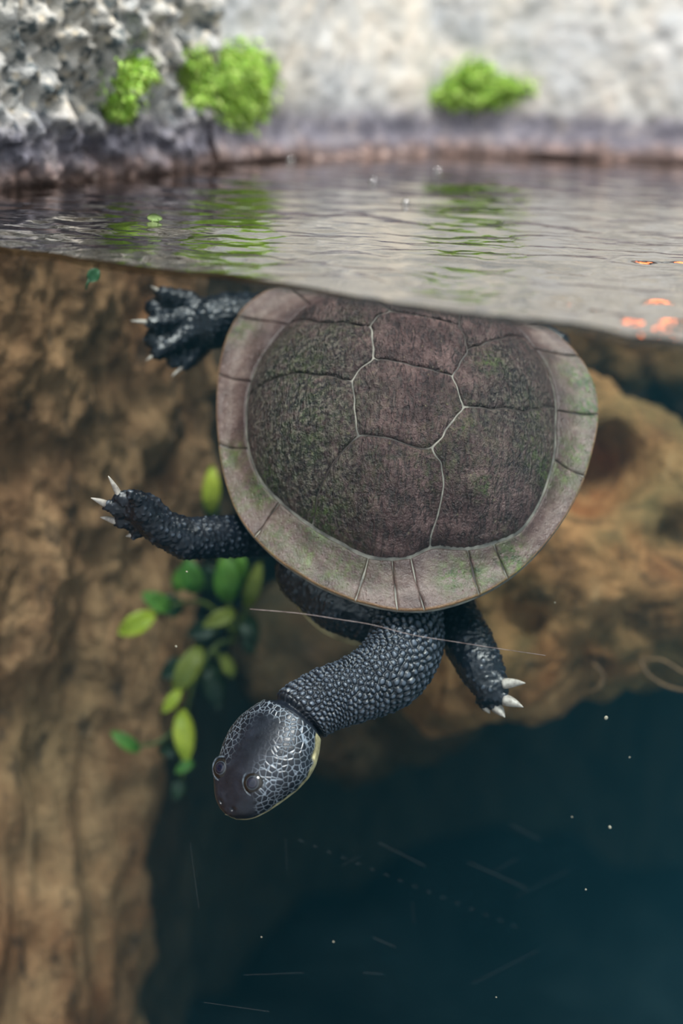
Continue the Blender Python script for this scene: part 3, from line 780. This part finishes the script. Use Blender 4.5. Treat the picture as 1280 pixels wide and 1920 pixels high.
# neck and head
hx = unit(-110 * cr - 155 * cu); HEADW = PT(540, 1352, .786)
hf = unit(hx * .96 + unit(C0 - HEADW) * .30)
hu = unit(C0 - HEADW); hu = unit(hu - hf * (hu @ hf)); hs = np.cross(hf, hu)           # hs: side
if hs @ (cr * .816 - cu * .579) < 0: hs = -hs                                            # hs points to the cheek we see
rl = math.radians(35)
hu2 = math.cos(rl) * hu - math.sin(rl) * hs; hs = math.cos(rl) * hs + math.sin(rl) * hu; hu = hu2
neck_ctl = [(768, 1060, .885, 62), (764, 1110, .872, 64), (762, 1165, .850, 66), (758, 1215, .828, 69), (725, 1262, .812, 69), (668, 1292, .802, 61), (612, 1312, .795, 58), (572, 1334, .789, 58), (548, 1349, .786, 62)]
npts = np.array([PT(x, y, d) for x, y, d, r in neck_ctl]); nrad = np.array([r * d * TS / FPX for x, y, d, r in neck_ctl])
NK = 430
nc = catmull(npts, NK); nr_ = catmull(nrad[:, None], NK)[:, 0]
upv = np.array([sn * (1 - f) + hu * f for f in smooth01(np.linspace(-.3, 1, NK))])
T = np.gradient(nc, axis=0); T /= np.linalg.norm(T, axis=1)[:, None]
T = np.array([unit(T[k] * (1 - f) + hf * f) for k, f in enumerate(smooth01((np.linspace(0, 1, NK) - .8) / .2))])
HL = .0575; NHd = 240
hst = np.linspace(0, 1, NHd)
def prof(x, tab): xs, ys = zip(*tab); return np.interp(x, xs, ys)
def profs(x, tab):
    y = prof(x, tab); k = np.exp(-np.linspace(-2, 2, 25) ** 2); k /= k.sum(); yp = np.concatenate([2 * y[0] - y[12:0:-1], y, y[-2:-14:-1] * 0 + y[-1]]); return np.convolve(yp, k, 'valid')
aw = profs(hst, [(0, .0195), (.10, .0235), (.22, .0268), (.36, .0278), (.50, .0262), (.65, .0226), (.78, .0190), (.88, .0152), (.95, .0108), (1, .004)])
at = profs(hst, [(0, .0175), (.12, .0185), (.30, .0190), (.5, .0180), (.68, .0158), (.82, .0120), (.93, .0075), (1, .003)])
ab_ = profs(hst, [(0, .0175), (.12, .0175), (.30, .0172), (.5, .0155), (.7, .0125), (.85, .0095), (.95, .0065), (1, .003)])
aw, at, ab_ = aw * TS, at * TS, ab_ * TS
aw[-1] = at[-1] = ab_[-1] = .0008; aw[-3:-1] *= .7; at[-3:-1] *= .7; ab_[-3:-1] *= .7
NS = 340
ph = np.linspace(0, 2 * math.pi, NS, endpoint=False)      # 0 = side hs, pi/2 = up
rows, rrw, masks = [], [], []
# neck scales: a jittered hexagonal lattice wrapped round the neck
slen = np.concatenate([[0], np.cumsum(np.linalg.norm(np.diff(nc, axis=0), axis=1))])
Sg = np.repeat(slen, NS); Pg = np.tile(ph, NK)
cell = .0040 - .0013 * smooth01((slen / slen[-1] - .35) / .6)
ls = np.cumsum(np.concatenate([[0], np.diff(slen) / ((cell[1:] + cell[:-1]) / 2)]))
ncirc = 30
lu = np.repeat(ls, NS) * 1.15; lv_ = Pg / (2 * math.pi) * ncirc
def hexcell(x, y, ny):
    best = np.full(len(x), 9.); second = best.copy()
    i0 = np.floor(x).astype(np.int64)
    for di in (-1, 0, 1, 2):
        i = i0 + di; off = .5 * (i % 2); j0 = np.floor(y - off).astype(np.int64)
        for dj in (-1, 0, 1, 2):
            j = j0 + dj; jm = j % ny
            cx = i + .55 * (_hash(i, jm, i * 0, 3) - .5); cy = j + off + .55 * (_hash(i, jm, i * 0, 4) - .5)
            d = np.hypot((x - cx), (y - cy)); m = d < best
            second = np.where(m, best, np.minimum(second, d)); best = np.where(m, d, best)
    return best, second
g1, g2 = hexcell(lu, lv_, ncirc)
edge = np.clip((g2 - g1) * 1.6, 0, 1)
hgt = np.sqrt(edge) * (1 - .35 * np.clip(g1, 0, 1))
folds = .5 + .5 * np.sin(np.repeat(slen, NS) / .0060 * 2 * math.pi + 1.2 * np.sin(Pg * 2) + 2 * fbm(np.stack([lu * .25, lv_ * .25, 0 * lu], -1), 2, 8))
ventral = np.clip(-np.sin(Pg), 0, 1)
disp = (.0018 * hgt * (1 - .45 * ventral) + .0007 * folds - .0010)
near = smooth01((np.repeat(slen / slen[-1], NS) - .955) / .045)
disp = disp * (1 - near) - .0030 * np.exp(-((np.repeat(slen, NS) - slen[-1] + .0030) / .0016) ** 2)
disp = disp.reshape(NK, NS); hg = (hgt.reshape(NK, NS))
NVv, cream, ret, scal = [], [], [], []
for k in range(NK):
    up = unit(upv[k] - T[k] * (upv[k] @ T[k])); sd = np.cross(T[k], up)
    if sd @ np.cross(hf, hu) < 0: pass
    r = nr_[k] + disp[k]
    f_end = smooth01((k / NK - .85) / .15)
    flat_ = 1 - .06 * f_end
    sgn = 1 if np.cross(hf, hu) @ hs > 0 else -1
    NVv.append(nc[k] + np.outer(r * np.cos(ph), sd * sgn) + np.outer(r * flat_ * np.sin(ph), up))
    cr_m = np.clip((-np.sin(ph) - .80) / .12, 0, 1)
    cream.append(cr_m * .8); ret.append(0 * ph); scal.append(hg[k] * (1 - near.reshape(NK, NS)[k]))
hstart = nc[-1] + hf * .0006
mouth = -.30
for k in range(NHd):
    cph, sph = np.cos(ph), np.sin(ph); e = 2 / 2.25
    x = aw[k] * np.sign(cph) * np.abs(cph) ** e
    y = np.where(sph > 0, at[k] * np.abs(sph) ** e, -ab_[k] * np.abs(sph) ** e)
    s_ = hst[k]
    low = (sph < mouth)
    # jaw set in a little under the lip
    jaw = smooth01((mouth - sph) / .10) * smooth01((s_ - .30) / .12) * .035
    x, y = x * (1 - jaw), y * (1 - jaw * .6)
    # brow swell above each eye and a faint hollow between
    eb = np.exp(-((s_ - .74) / .09) ** 2) * (np.exp(-((ph - .72) / .30) ** 2) + np.exp(-((ph - math.pi + .72) / .30) ** 2))
    y = y + .0016 * eb; x = x + .0010 * eb * np.sign(cph)
    dip = np.exp(-((s_ - .80) / .14) ** 2) * np.exp(-((ph - math.pi / 2) / .40) ** 2); y = y - .0010 * dip
    # tympanum hollow behind the jaw
    ty = np.exp(-((s_ - .20) / .06) ** 2) * np.exp(-((ph + .08) / .22) ** 2); x = x - .0012 * ty
    nst = np.exp(-((s_ - .945) / .014) ** 2) * (np.exp(-((ph - math.pi / 2 - .42) / .13) ** 2) + np.exp(-((ph - math.pi / 2 + .42) / .13) ** 2)); y = y - .0014 * nst; x = x * (1 - .1 * nst)
    xs = HL * (s_ - .03 * 0)
    row = hstart + hf * xs + np.outer(x, hs) + np.outer(y - .0020 * s_, hu)
    NVv.append(row)
    wob = .05 * np.sin(s_ * 21) + .04 * np.sin(s_ * 47)
    line = mouth + .20 + .22 * smooth01((.46 - s_) / .38) + wob * .5
    line = np.where(s_ > .90, line - .0, line)
    cm = smooth01((line - sph) / .07)
    cream.append(cm); scal.append(0 * ph)
    crown = np.exp(-(np.abs(ph - math.pi / 2) / .46) ** 4) * smooth01((s_ - .06) / .10)
    rt = (1 - crown) * smooth01((.80 - s_ + .10 * np.cos(ph * 2)) / .10) * (1 - cm)
    ret.append(rt)
NVv = np.array(NVv); NT_ = len(NVv)
NF = grid_faces(NT_, NS); 
iu = np.arange(NT_ - 1); wrapF = np.stack([iu * NS + NS - 1, (iu + 1) * NS + NS - 1, (iu + 1) * NS, iu * NS], -1)
NF = np.vstack([NF, wrapF])
NVf = NVv.reshape(-1, 3)
nb0 = len(NVf)
NVf = np.vstack([NVf, hstart + hf * (HL + .0006)])
NFl = [tuple(q) for q in NF.tolist()] + [((NT_ - 1) * NS + s, (NT_ - 1) * NS + (s + 1) % NS, nb0) for s in range(NS)]
NFl.append(tuple(range(NS)))
mhead = mesh_np('neckhead', NVf, NFl)
bm = bmesh.new(); bm.from_mesh(mhead); bmesh.ops.recalc_face_normals(bm, faces=bm.faces)
NFl = [tuple(v.index for v in f.verts) for f in bm.faces]; bm.free()
creamA = np.concatenate([np.array(cream).ravel(), [1], np.zeros(len(LV))]); retA = np.concatenate([np.array(ret).ravel(), [0], np.zeros(len(LV))])
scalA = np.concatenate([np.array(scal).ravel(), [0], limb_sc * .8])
bodyV = np.vstack([NVf, LV]); bodyF = NFl + [tuple(i + len(NVf) for i in f) for f in LF]
bme = mesh_np('body', bodyV, bodyF)
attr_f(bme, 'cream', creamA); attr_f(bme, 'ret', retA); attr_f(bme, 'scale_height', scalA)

t = NT('turtle_skin')
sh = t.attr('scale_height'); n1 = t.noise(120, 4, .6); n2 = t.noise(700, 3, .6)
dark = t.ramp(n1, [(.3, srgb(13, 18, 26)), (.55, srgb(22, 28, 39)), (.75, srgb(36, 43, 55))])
dark = t.mix(t.ramp(sh, [(.62, 0.), (1., .42)]), dark, srgb(142, 156, 176))  # pale scale ridges, their highlights painted into the colour
ve = t.vor(345, 'DISTANCE_TO_EDGE', rnd=.75)
wv = t.noise(60, 2)
lines = t.math('MULTIPLY', t.ramp(ve, [(.02, 1.), (.07, 0.)]), t.attr('ret'))
col = t.mix(t.math('MULTIPLY', lines, t.ramp(wv, [(.3, .5), (.55, 1.)])), dark, srgb(140, 152, 164))
crm = t.ramp(t.noise(220, 4, .6), [(.3, srgb(142, 132, 96)), (.55, srgb(206, 196, 150)), (.8, srgb(226, 218, 178))])
col = t.mix(t.attr('cream'), col, crm)
hb = t.math('ADD', t.math('MULTIPLY', n2, .5), t.math('MULTIPLY', t.math('MULTIPLY', t.ramp(ve, [(0, 0.), (.16, 1.)]), t.attr('ret')), .8))
t.bsdf(col, t.ramp(n1, [(.3, .26), (.7, .40)]), t.bump(hb, .5, .0007), .7)
M_skin = t.m
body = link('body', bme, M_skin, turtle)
bvh_head = BVHTree.FromPolygons([Vector(v) for v in NVf], NFl)

# --- claws
tc = NT('claw_horn')
tc.bsdf(tc.ramp(tc.noise(300, 3), [(.35, srgb(150, 140, 132)), (.65, srgb(214, 206, 196))]), .35, None, .5)
for p0, p1, r in claws:
    p0, p1 = np.asarray(p0), np.asarray(p1); ax = p1 - p0; p0 = p0 + ax * .02
    f = np.linspace(0, 1, 12); bend = np.linalg.norm(ax) * .10
    path = np.array([p0 + ax * x - cu * bend * x * x + cu * bend * x for x in f])
    link('claw', mesh_np('claw', *tube(path, [r * (1 - x ** 1.7) + .0002 for x in f], 12)), tc.m, body)

# --- eyes
te = NT('eye_wet')
le = t = te
rad = t.n('ShaderNodeVectorMath', {0: t.co}, operation='LENGTH')
sx_ = t.n('ShaderNodeSeparateXYZ', {0: t.co}); rr = t.math('SQRT', t.math('ADD', t.math('POWER', sx_.outputs[0], 2.), t.math('POWER', sx_.outputs[1], 2.)))
ecol = t.ramp(t.math('DIVIDE', rr, .0059), [(0, srgb(8, 13, 28)), (.24, srgb(13, 22, 42)), (.30, srgb(40, 39, 50)), (.40, srgb(26, 29, 42)), (.50, srgb(16, 19, 26)), (.54, srgb(70, 78, 86)), (.58, srgb(24, 24, 26)), (.72, srgb(32, 28, 24)), (.88, srgb(10, 11, 13)), (1, srgb(6, 7, 9))])
t.bsdf(ecol, .08, None, .6)
tl_ = NT('eyelid_skin'); tl_.bsdf(tl_.ramp(tl_.noise(500, 3), [(.38, srgb(26, 31, 39)), (.66, srgb(92, 104, 114))]), .4, tl_.bump(tl_.noise(900, 3), .4, .0004), .5)
def eye(px_, py_):
    v = Vector(ray(px_, py_)).normalized(); hit, nm, _, _ = bvh_head.ray_cast(Vector(C0), v)
    if hit is None: return
    nm = (nm * .8 + (-v) * .2).normalized()
    q = nm.to_track_quat('Z', 'Y').to_matrix().to_4x4(); q.translation = hit - nm * .0021
    bm = bmesh.new(); bmesh.ops.create_uvsphere(bm, u_segments=40, v_segments=24, radius=.0059)
    for vv in bm.verts: vv.co.z *= .58
    me = bpy.data.meshes.new('eye'); bm.to_mesh(me); bm.free(); me.polygons.foreach_set('use_smooth', [True] * len(me.polygons))
    o = link('eye', me, te.m, body); o.matrix_world = q
    ringr = np.linspace(0, 2 * math.pi, 56, endpoint=False)
    V = []
    for a in ringr:
        R = .0058 + .0003 * math.sin(3 * a)
        for b in np.linspace(0, 2 * math.pi, 12, endpoint=False):
            V.append(((R + .0006 * math.cos(b)) * math.cos(a), (R + .0006 * math.cos(b)) * math.sin(a), .0009 + .0007 * math.sin(b)))
    V = np.array(V); F = []
    for i in range(56):
        for j in range(12): F.append((i * 12 + j, ((i + 1) % 56) * 12 + j, ((i + 1) % 56) * 12 + (j + 1) % 12, i * 12 + (j + 1) % 12))
    o = link('eyelid', mesh_np('eyelid', V, F), tl_.m, body, label='pale rim around the eye'); o.matrix_world = q
eye(474, 1468)
eye(414, 1440)

# ------------------------------------------------------------------ moss on the wall above the water
tm = NT('moss_green')
hi = tm.n('ShaderNodeNewGeometry').outputs['Random Per Island']
tm.bsdf(tm.ramp(hi, [(0, srgb(128, 176, 62)), (.5, srgb(174, 212, 92)), (1, srgb(206, 228, 130))]), .6, None, .3, **{'Subsurface Weight': .15})
def moss(spots, count, label, ln=.0065):
    count = int(count * 2.4)
    V, F = [], []
    for _ in range(count):
        x, y, sx, sy = spots[rng.integers(len(spots))]
        a = rng.random() * 6.283; r = min(1.35, abs(rng.normal()) * .62)
        h = wall_hit(x + sx * r * math.cos(a), y + sy * r * math.sin(a))
        if h is None: continue
        p = np.array(h[0]); nn = np.array(h[1])
        if nn @ (C0 - p) < 0: nn = -nn
        p = p + nn * (rng.random() * .008 * max(0, 1 - r) - .001)
        d = unit(nn * .9 + rng.normal(size=3) * .55 + np.array([0, 0, .1]))
        L = ln * (.6 + .7 * rng.random()); w = unit(np.cross(d, rng.normal(size=3))) * L * .17
        tip = p + d * L - np.array([0, 0, L * .3]); mid = p + d * L * .55
        k = len(V); V += [p - w * .5, p + w * .5, mid + w, tip, mid - w]; F += [(k, k + 1, k + 2, k + 4), (k + 4, k + 2, k + 3)]
    return link('moss_clump', mesh_np('moss_clump', np.array(V), F, False), tm.m, kind='stuff', label=label, category='moss')
moss([(245, 150, 38, 40), (225, 195, 28, 28), (262, 135, 26, 22)], 700, 'small sparse moss clump on the rough rock wall')
moss([(372, 130, 28, 34), (380, 175, 28, 28)], 700, 'middle moss clump beside the brightest tall one')
moss([(455, 130, 44, 44), (450, 195, 38, 38), (470, 160, 42, 50), (420, 150, 20, 40)], 2200, 'tall bright yellow-green moss clump above the waterline')
moss([(885, 145, 42, 32), (850, 175, 34, 22), (940, 165, 52, 18), (900, 185, 60, 14)], 1900, 'wide moss cushion alone on the pale smooth wall')

# ------------------------------------------------------------------ water plants behind the turtle
tlf = {}
def leaf_mat(name, c0, c1):
    t = NT(name); t.bsdf(t.mix(t.ramp(t.noise(40, 3), [(.35, 0.), (.65, 1.)]), c0, c1), .45, t.bump(t.noise(160, 3), .3, .001), .4)
    return t.m
LM = {'y': leaf_mat('leaf_yellow', srgb(150, 166, 40), srgb(182, 188, 62)), 'g': leaf_mat('leaf_green', srgb(66, 112, 36), srgb(98, 140, 46)),
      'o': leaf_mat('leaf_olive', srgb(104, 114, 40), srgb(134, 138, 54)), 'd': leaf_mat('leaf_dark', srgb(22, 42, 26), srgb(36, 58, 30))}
M_stem = leaf_mat('stem_green', srgb(70, 84, 40), srgb(100, 110, 50))
def leaf(parent, x0, y0, x1, y1, w, d0, d1, m, curl=.2):
    if d0 > .9: d0, d1 = d0 + .05, d1 + .05
    p0, p1 = P(x0, y0, d0), P(x1, y1, d1); ax = p1 - p0; L = np.linalg.norm(ax)
    face = unit(C0 - p0); sd = unit(np.cross(ax, face)); nrm_ = unit(np.cross(sd, ax))
    V, n_ = [], 11
    for k in range(n_):
        f = k / (n_ - 1); ww = w * d0 / FPX * .5 * (math.sin(math.pi * min(1, f * .93 + .05)) ** .7)
        mid = p0 + ax * f + nrm_ * L * curl * math.sin(math.pi * f)
        for s_, h in ((-1, .25), (-.5, .06), (0, 0), (.5, .06), (1, .25)):
            V.append(mid + sd * ww * s_ + nrm_ * ww * h + nrm_ * ww * .12 * math.sin(f * 9 + s_))
    V = np.array(V); nfr = len(V); Bk = V - nrm_ * .0006
    Fc = grid_faces(n_, 5)
    i = np.arange(n_); j = np.arange(5)
    st = lambda ix: np.stack([ix[:-1], ix[1:], ix[1:] + nfr, ix[:-1] + nfr], -1)
    Fa = np.vstack([Fc, Fc[:, ::-1] + nfr, st(i * 5), st(i * 5 + 4), st(j), st((n_ - 1) * 5 + j)])
    return link('leaf', mesh_np('leaf', np.vstack([V, Bk]), Fa), LM[m], parent)
def plant(label, stems, leaves):
    o = bpy.data.objects.new('water_plant', None); COL.objects.link(o); o['label'] = label; o['category'] = 'plant'; o['group'] = 'plants in the rock recess'
    for st in stems:
        pts = catmull([P(q[0], q[1], q[2] + .05) for q in st], 24); link('stem', mesh_np('stem', *tube(pts, [.0022 - .0012 * k / 23 for k in range(24)], 8)), M_stem, o)
    for l in leaves: leaf(o, *l)
    return o
plant('leafy green plant rising behind the outstretched foreleg', [[(440, 1190, 1.04), (425, 1110, 1.03), (405, 1010, 1.02), (396, 900, 1.01)], [(440, 1190, 1.04), (380, 1130, 1.02), (300, 1140, 1.0)], [(440, 1190, 1.04), (470, 1120, 1.02), (478, 1060, 1.02)]], [
    (395, 960, 397, 872, 34, 1.01, 1.0, 'y'), (402, 985, 388, 905, 34, 1.02, 1.02, 'd'), (366, 1112, 350, 1046, 42, 1.01, 1.0, 'g'), (428, 1128, 420, 1040, 48, 1.01, 1.0, 'g'), (462, 1140, 488, 1052, 30, 1.01, 1.0, 'o'),
    (290, 1150, 222, 1188, 40, .99, .985, 'y'), (320, 1142, 266, 1112, 34, 1.0, .99, 'g'), (440, 1146, 380, 1174, 30, 1.01, 1.0, 'o'), (400, 1110, 385, 1058, 36, 1.03, 1.02, 'd'), (340, 1150, 300, 1118, 40, 1.03, 1.02, 'd'),
    (445, 1100, 450, 1030, 34, 1.03, 1.02, 'g'), (410, 1170, 350, 1190, 40, 1.04, 1.03, 'd'), (455, 1150, 480, 1210, 40, 1.04, 1.03, 'd'), (330, 1110, 345, 1060, 30, 1.03, 1.03, 'g')])
plant('drooping plant with long yellow-green leaves left of the turtle head', [[(440, 1200, 1.04), (400, 1215, 1.03), (360, 1290, 1.02), (345, 1380, 1.01), (342, 1480, 1.0)], [(400, 1215, 1.03), (425, 1260, 1.03)], [(352, 1340, 1.01), (300, 1390, 1.0), (240, 1400, .99)]], [
    (376, 1212, 326, 1302, 44, 1.01, 1.0, 'o'), (338, 1294, 305, 1336, 24, .995, .99, 'y'), (341, 1330, 349, 1430, 40, 1.0, .99, 'y'), (362, 1428, 328, 1448, 20, .99, .985, 'g'), (262, 1408, 208, 1372, 26, .99, .985, 'g'),
    (418, 1226, 436, 1270, 26, 1.02, 1.02, 'o'), (458, 1186, 474, 1228, 26, 1.03, 1.03, 'd'), (390, 1240, 410, 1330, 44, 1.04, 1.03, 'd'), (340, 1460, 328, 1500, 26, .995, .99, 'd'), (300, 1396, 330, 1420, 28, 1.01, 1.0, 'd'), (350, 1240, 300, 1270, 40, 1.04, 1.03, 'd')])

# floating and hanging leaf scraps
tl0 = leaf_mat('scrap_green', srgb(120, 150, 90), srgb(160, 176, 110))
o = bpy.data.objects.new('floating_leaf', None); COL.objects.link(o); o['label'] = 'tiny torn pale green leaf floating on the water'; o['category'] = 'leaf'
pz = atz(288, 414, .001); dpz = float((pz - C0) @ cf)
LM['f'] = tl0; leaf(o, 276, 407, 304, 410, 16, dpz, dpz, 'f', .1); leaf(o, 290, 408, 293, 424, 14, dpz, dpz, 'f', .1)
o = bpy.data.objects.new('hanging_leaf', None); COL.objects.link(o); o['label'] = 'small dark green leaf hanging just under the waterline'; o['category'] = 'leaf'
LM['h'] = leaf_mat('hanging_green', srgb(30, 70, 50), srgb(44, 92, 60))
leaf(o, 184, 505, 165, 528, 24, .67, .67, 'h', .1); link('stem', mesh_np('stem', *tube([P(168, 522, .67), P(163, 533, .67), P(161, 543, .67)], [.0007, .0006, .0004], 6)), LM['h'], o)

# roots and drifting strands
ts = NT('strand_pale'); ts.bsdf(ts.ramp(ts.noise(200, 2), [(.3, srgb(110, 90, 88)), (.7, srgb(180, 160, 156))]), .5)
tr_ = NT('root_tan'); tr_.bsdf(tr_.ramp(tr_.noise(80, 3), [(.3, srgb(96, 68, 44)), (.7, srgb(138, 104, 70))]), .7)
def strand(name, pts, r, m, label, cat, n=40):
    c = catmull([P(*q) for q in pts], n); link(name, mesh_np(name, *tube(c, [r] * n, 8)), m, label=label, category=cat)
strand('drifting_thread', [(468, 1142, .70), (560, 1150, .70), (640, 1162, .70), (700, 1172, .70), (770, 1190, .70), (850, 1203, .70), (940, 1217, .71), (1022, 1229, .72)], .00015, ts.m, 'fine pale thread drifting across the turtle neck', 'thread')
strand('root_strand', [(1106, 1300, .99), (1122, 1290, .985), (1130, 1270, .985), (1122, 1255, .985), (1112, 1246, .99)], .0015, tr_.m, 'short curled tan root on the boulder underside', 'root')
strand('root_strand', [(1200, 1235, .985), (1212, 1262, .98), (1245, 1285, .975), (1290, 1296, .97), (1340, 1296, .97)], .0012, tr_.m, 'thin looped root hanging at the boulder edge', 'root')
strand('root_strand', [(1208, 1238, .985), (1240, 1238, .98), (1275, 1258, .975), (1310, 1275, .97)], .0012, tr_.m, 'thin straight root above the looped one', 'root')

# bubbles and drifting specks
tbu = NT('bubble_skin')
bfac = tbu.n('ShaderNodeFresnel', {'IOR': 1.45}).outputs[0]
tbu.t.links.new(tbu.n('ShaderNodeMixShader', {0: tbu.math('ADD', bfac, .25), 1: tbu.n('ShaderNodeBsdfTransparent').outputs[0], 2: tbu.n('ShaderNodeBsdfGlossy', {'Roughness': .05}).outputs[0]}).outputs[0], tbu.out.inputs['Surface'])
def ball(r, seg=16):
    bm = bmesh.new(); bmesh.ops.create_uvsphere(bm, u_segments=seg, v_segments=seg // 2 + 2, radius=r)
    me = bpy.data.meshes.new('bubble'); bm.to_mesh(me); bm.free(); me.polygons.foreach_set('use_smooth', [True] * len(me.polygons)); return me
mb = ball(.0032); mb.materials.append(tbu.m)
for k, (x, y) in enumerate([(820, 322)] + [(545, 300), (700, 340), (760, 380)]):
    o = bpy.data.objects.new('bubble', mb); COL.objects.link(o); o.location = atz(x, y, .001)
    o.scale = [1.] * 3 if k == 0 else [.7 + .3 * ((k * 37) % 10) / 10] * 3
    o['category'] = 'bubble'
    if k == 0: o['label'] = 'lone clear bubble floating in mid water surface'
    else: o['label'] = ['small bubble touching the rusty tide line below the tall moss', 'small bubble midway between tide line and shell, left of the lone clear bubble', 'small bubble nearest the turtle shell, midway over the water'][k - 1]; o['group'] = 'bubbles on the water'
tsp = NT('speck_pale'); tsp.bsdf(srgb(190, 180, 160), .6)
ms = ball(.0011, 8); ms.name = 'speck'; ms.materials.append(tsp.m)
SPECKS = [(1136, 1346, 1.3, 'largest pale speck drifting right of the white foreclaws'), (1143, 1551, 1.1, 'large pale speck in the dark water low on the right'), (1072, 1532, .7, 'small speck just left of the large low one in dark water'),
          (1098, 1668, .6, 'lowest small speck on the right in dark water'), (1040, 1130, .5, 'tiny speck in front of the boulder below the shell rim'), (350, 1072, .8, 'pale speck just below the outstretched foreleg'),
          (330, 1212, .7, 'pale speck among the yellow-green leaves'), (625, 1766, .7, 'speck in dark water far below the turtle head'), (490, 1757, .6, 'speck in dark water left of the other one far below the head'),
          (1180, 1420, .5, 'tiny speck between the two large pale specks'), (930, 1870, .5, 'speck at the very bottom of the dark water')]
for k, (x, y, s_, lab) in enumerate(SPECKS):
    o = bpy.data.objects.new('debris_speck', ms); COL.objects.link(o); o.location = P(x, y, .76 + .05 * ((k * 7) % 5) / 5)
    o.scale = (s_ * .75, s_ * .5, s_ * .85); o.rotation_euler = (k, k * 2, 0)
    o['label'] = lab; o['group'] = 'drifting specks'; o['category'] = 'speck'

# hair scratches in the glass
V, F = [], []
def scratch(x0, y0, x1, y1, w):
    pts = []
    for f in np.linspace(0, 1, 5):
        rv_ = ray(x0 + (x1 - x0) * f, y0 + (y1 - y0) * f); d = ((GA - C0) @ gn - .0122) / (rv_ @ gn); pts.append(C0 + d * rv_)
    sd = unit(np.cross(pts[-1] - pts[0], gn)) * w
    for a_, b_ in zip(pts[:-1], pts[1:]):
        k = len(V); V.extend([a_ - sd, a_ + sd, b_ + sd, b_ - sd, a_ - gn * .0001, b_ - gn * .0001]); F.extend([(k, k + 1, k + 2, k + 3), (k, k + 4, k + 5, k + 3), (k + 1, k + 4, k + 5, k + 2)])
for _ in range(14):
    x = rng.uniform(330, 1000); y = rng.uniform(1520, 1900); L = rng.uniform(30, 160); a_ = rng.choice([.35, .42, -.55, 1.5, .12]) + rng.normal() * .06
    scratch(x, y, x + L * math.cos(a_), y + L * math.sin(a_), .00002 + .00002 * rng.random())
for f in np.linspace(0, 1, 16):
    x, y = 560 + 400 * f, 1575 + 160 * f; scratch(x, y, x + 8, y + 3, .00005)
tss = NT('scratch'); tss.t.links.new(tss.n('ShaderNodeMixShader', {0: .05, 1: tss.n('ShaderNodeBsdfTransparent').outputs[0], 2: tss.n('ShaderNodeBsdfDiffuse', {'Color': (.7, .72, .75, 1)}).outputs[0]}).outputs[0], tss.out.inputs['Surface'])
link('glass_scratches', mesh_np('glass_scratches', np.array(V), F, False), tss.m, kind='stuff', label='faint hair scratches on the front glass', category='scratches')

# ------------------------------------------------------------------ heat lamp above the right-hand wall (seen in the ripples)
LP = np.array([.245, 1.05, .175])
lamp = bpy.data.objects.new('heat_lamp', None); COL.objects.link(lamp); lamp.location = LP
lamp['label'] = 'red-glowing heat lamp whose glints show on the ripples'; lamp['category'] = 'lamp'
tq = NT('lamp_shade'); tq.bsdf(srgb(120, 120, 124), .4, None, .5, Metallic=.8)
prof_ = [(.012, .07), (.016, .055), (.034, .03), (.044, .0), (.042, .0), (.032, .028), (.014, .052), (.010, .068)]
V = [(r * math.cos(a_), r * math.sin(a_), z) for a_ in np.linspace(0, 2 * math.pi, 32, endpoint=False) for r, z in prof_]
link('lamp_shade', mesh_np('lamp_shade', V, grid_faces(32, len(prof_), True)), tq.m, lamp)
tv_ = NT('bulb_glow'); tv_.t.links.new(tv_.n('ShaderNodeEmission', {'Color': (1, .24, .09, 1), 'Strength': 9.}).outputs[0], tv_.out.inputs['Surface'])
mbu = ball(.022, 24); mbu.name = 'bulb'; mbu.materials.append(tv_.m)
b_ = link('bulb', mbu, None, lamp); b_.location = (0, 0, .018)
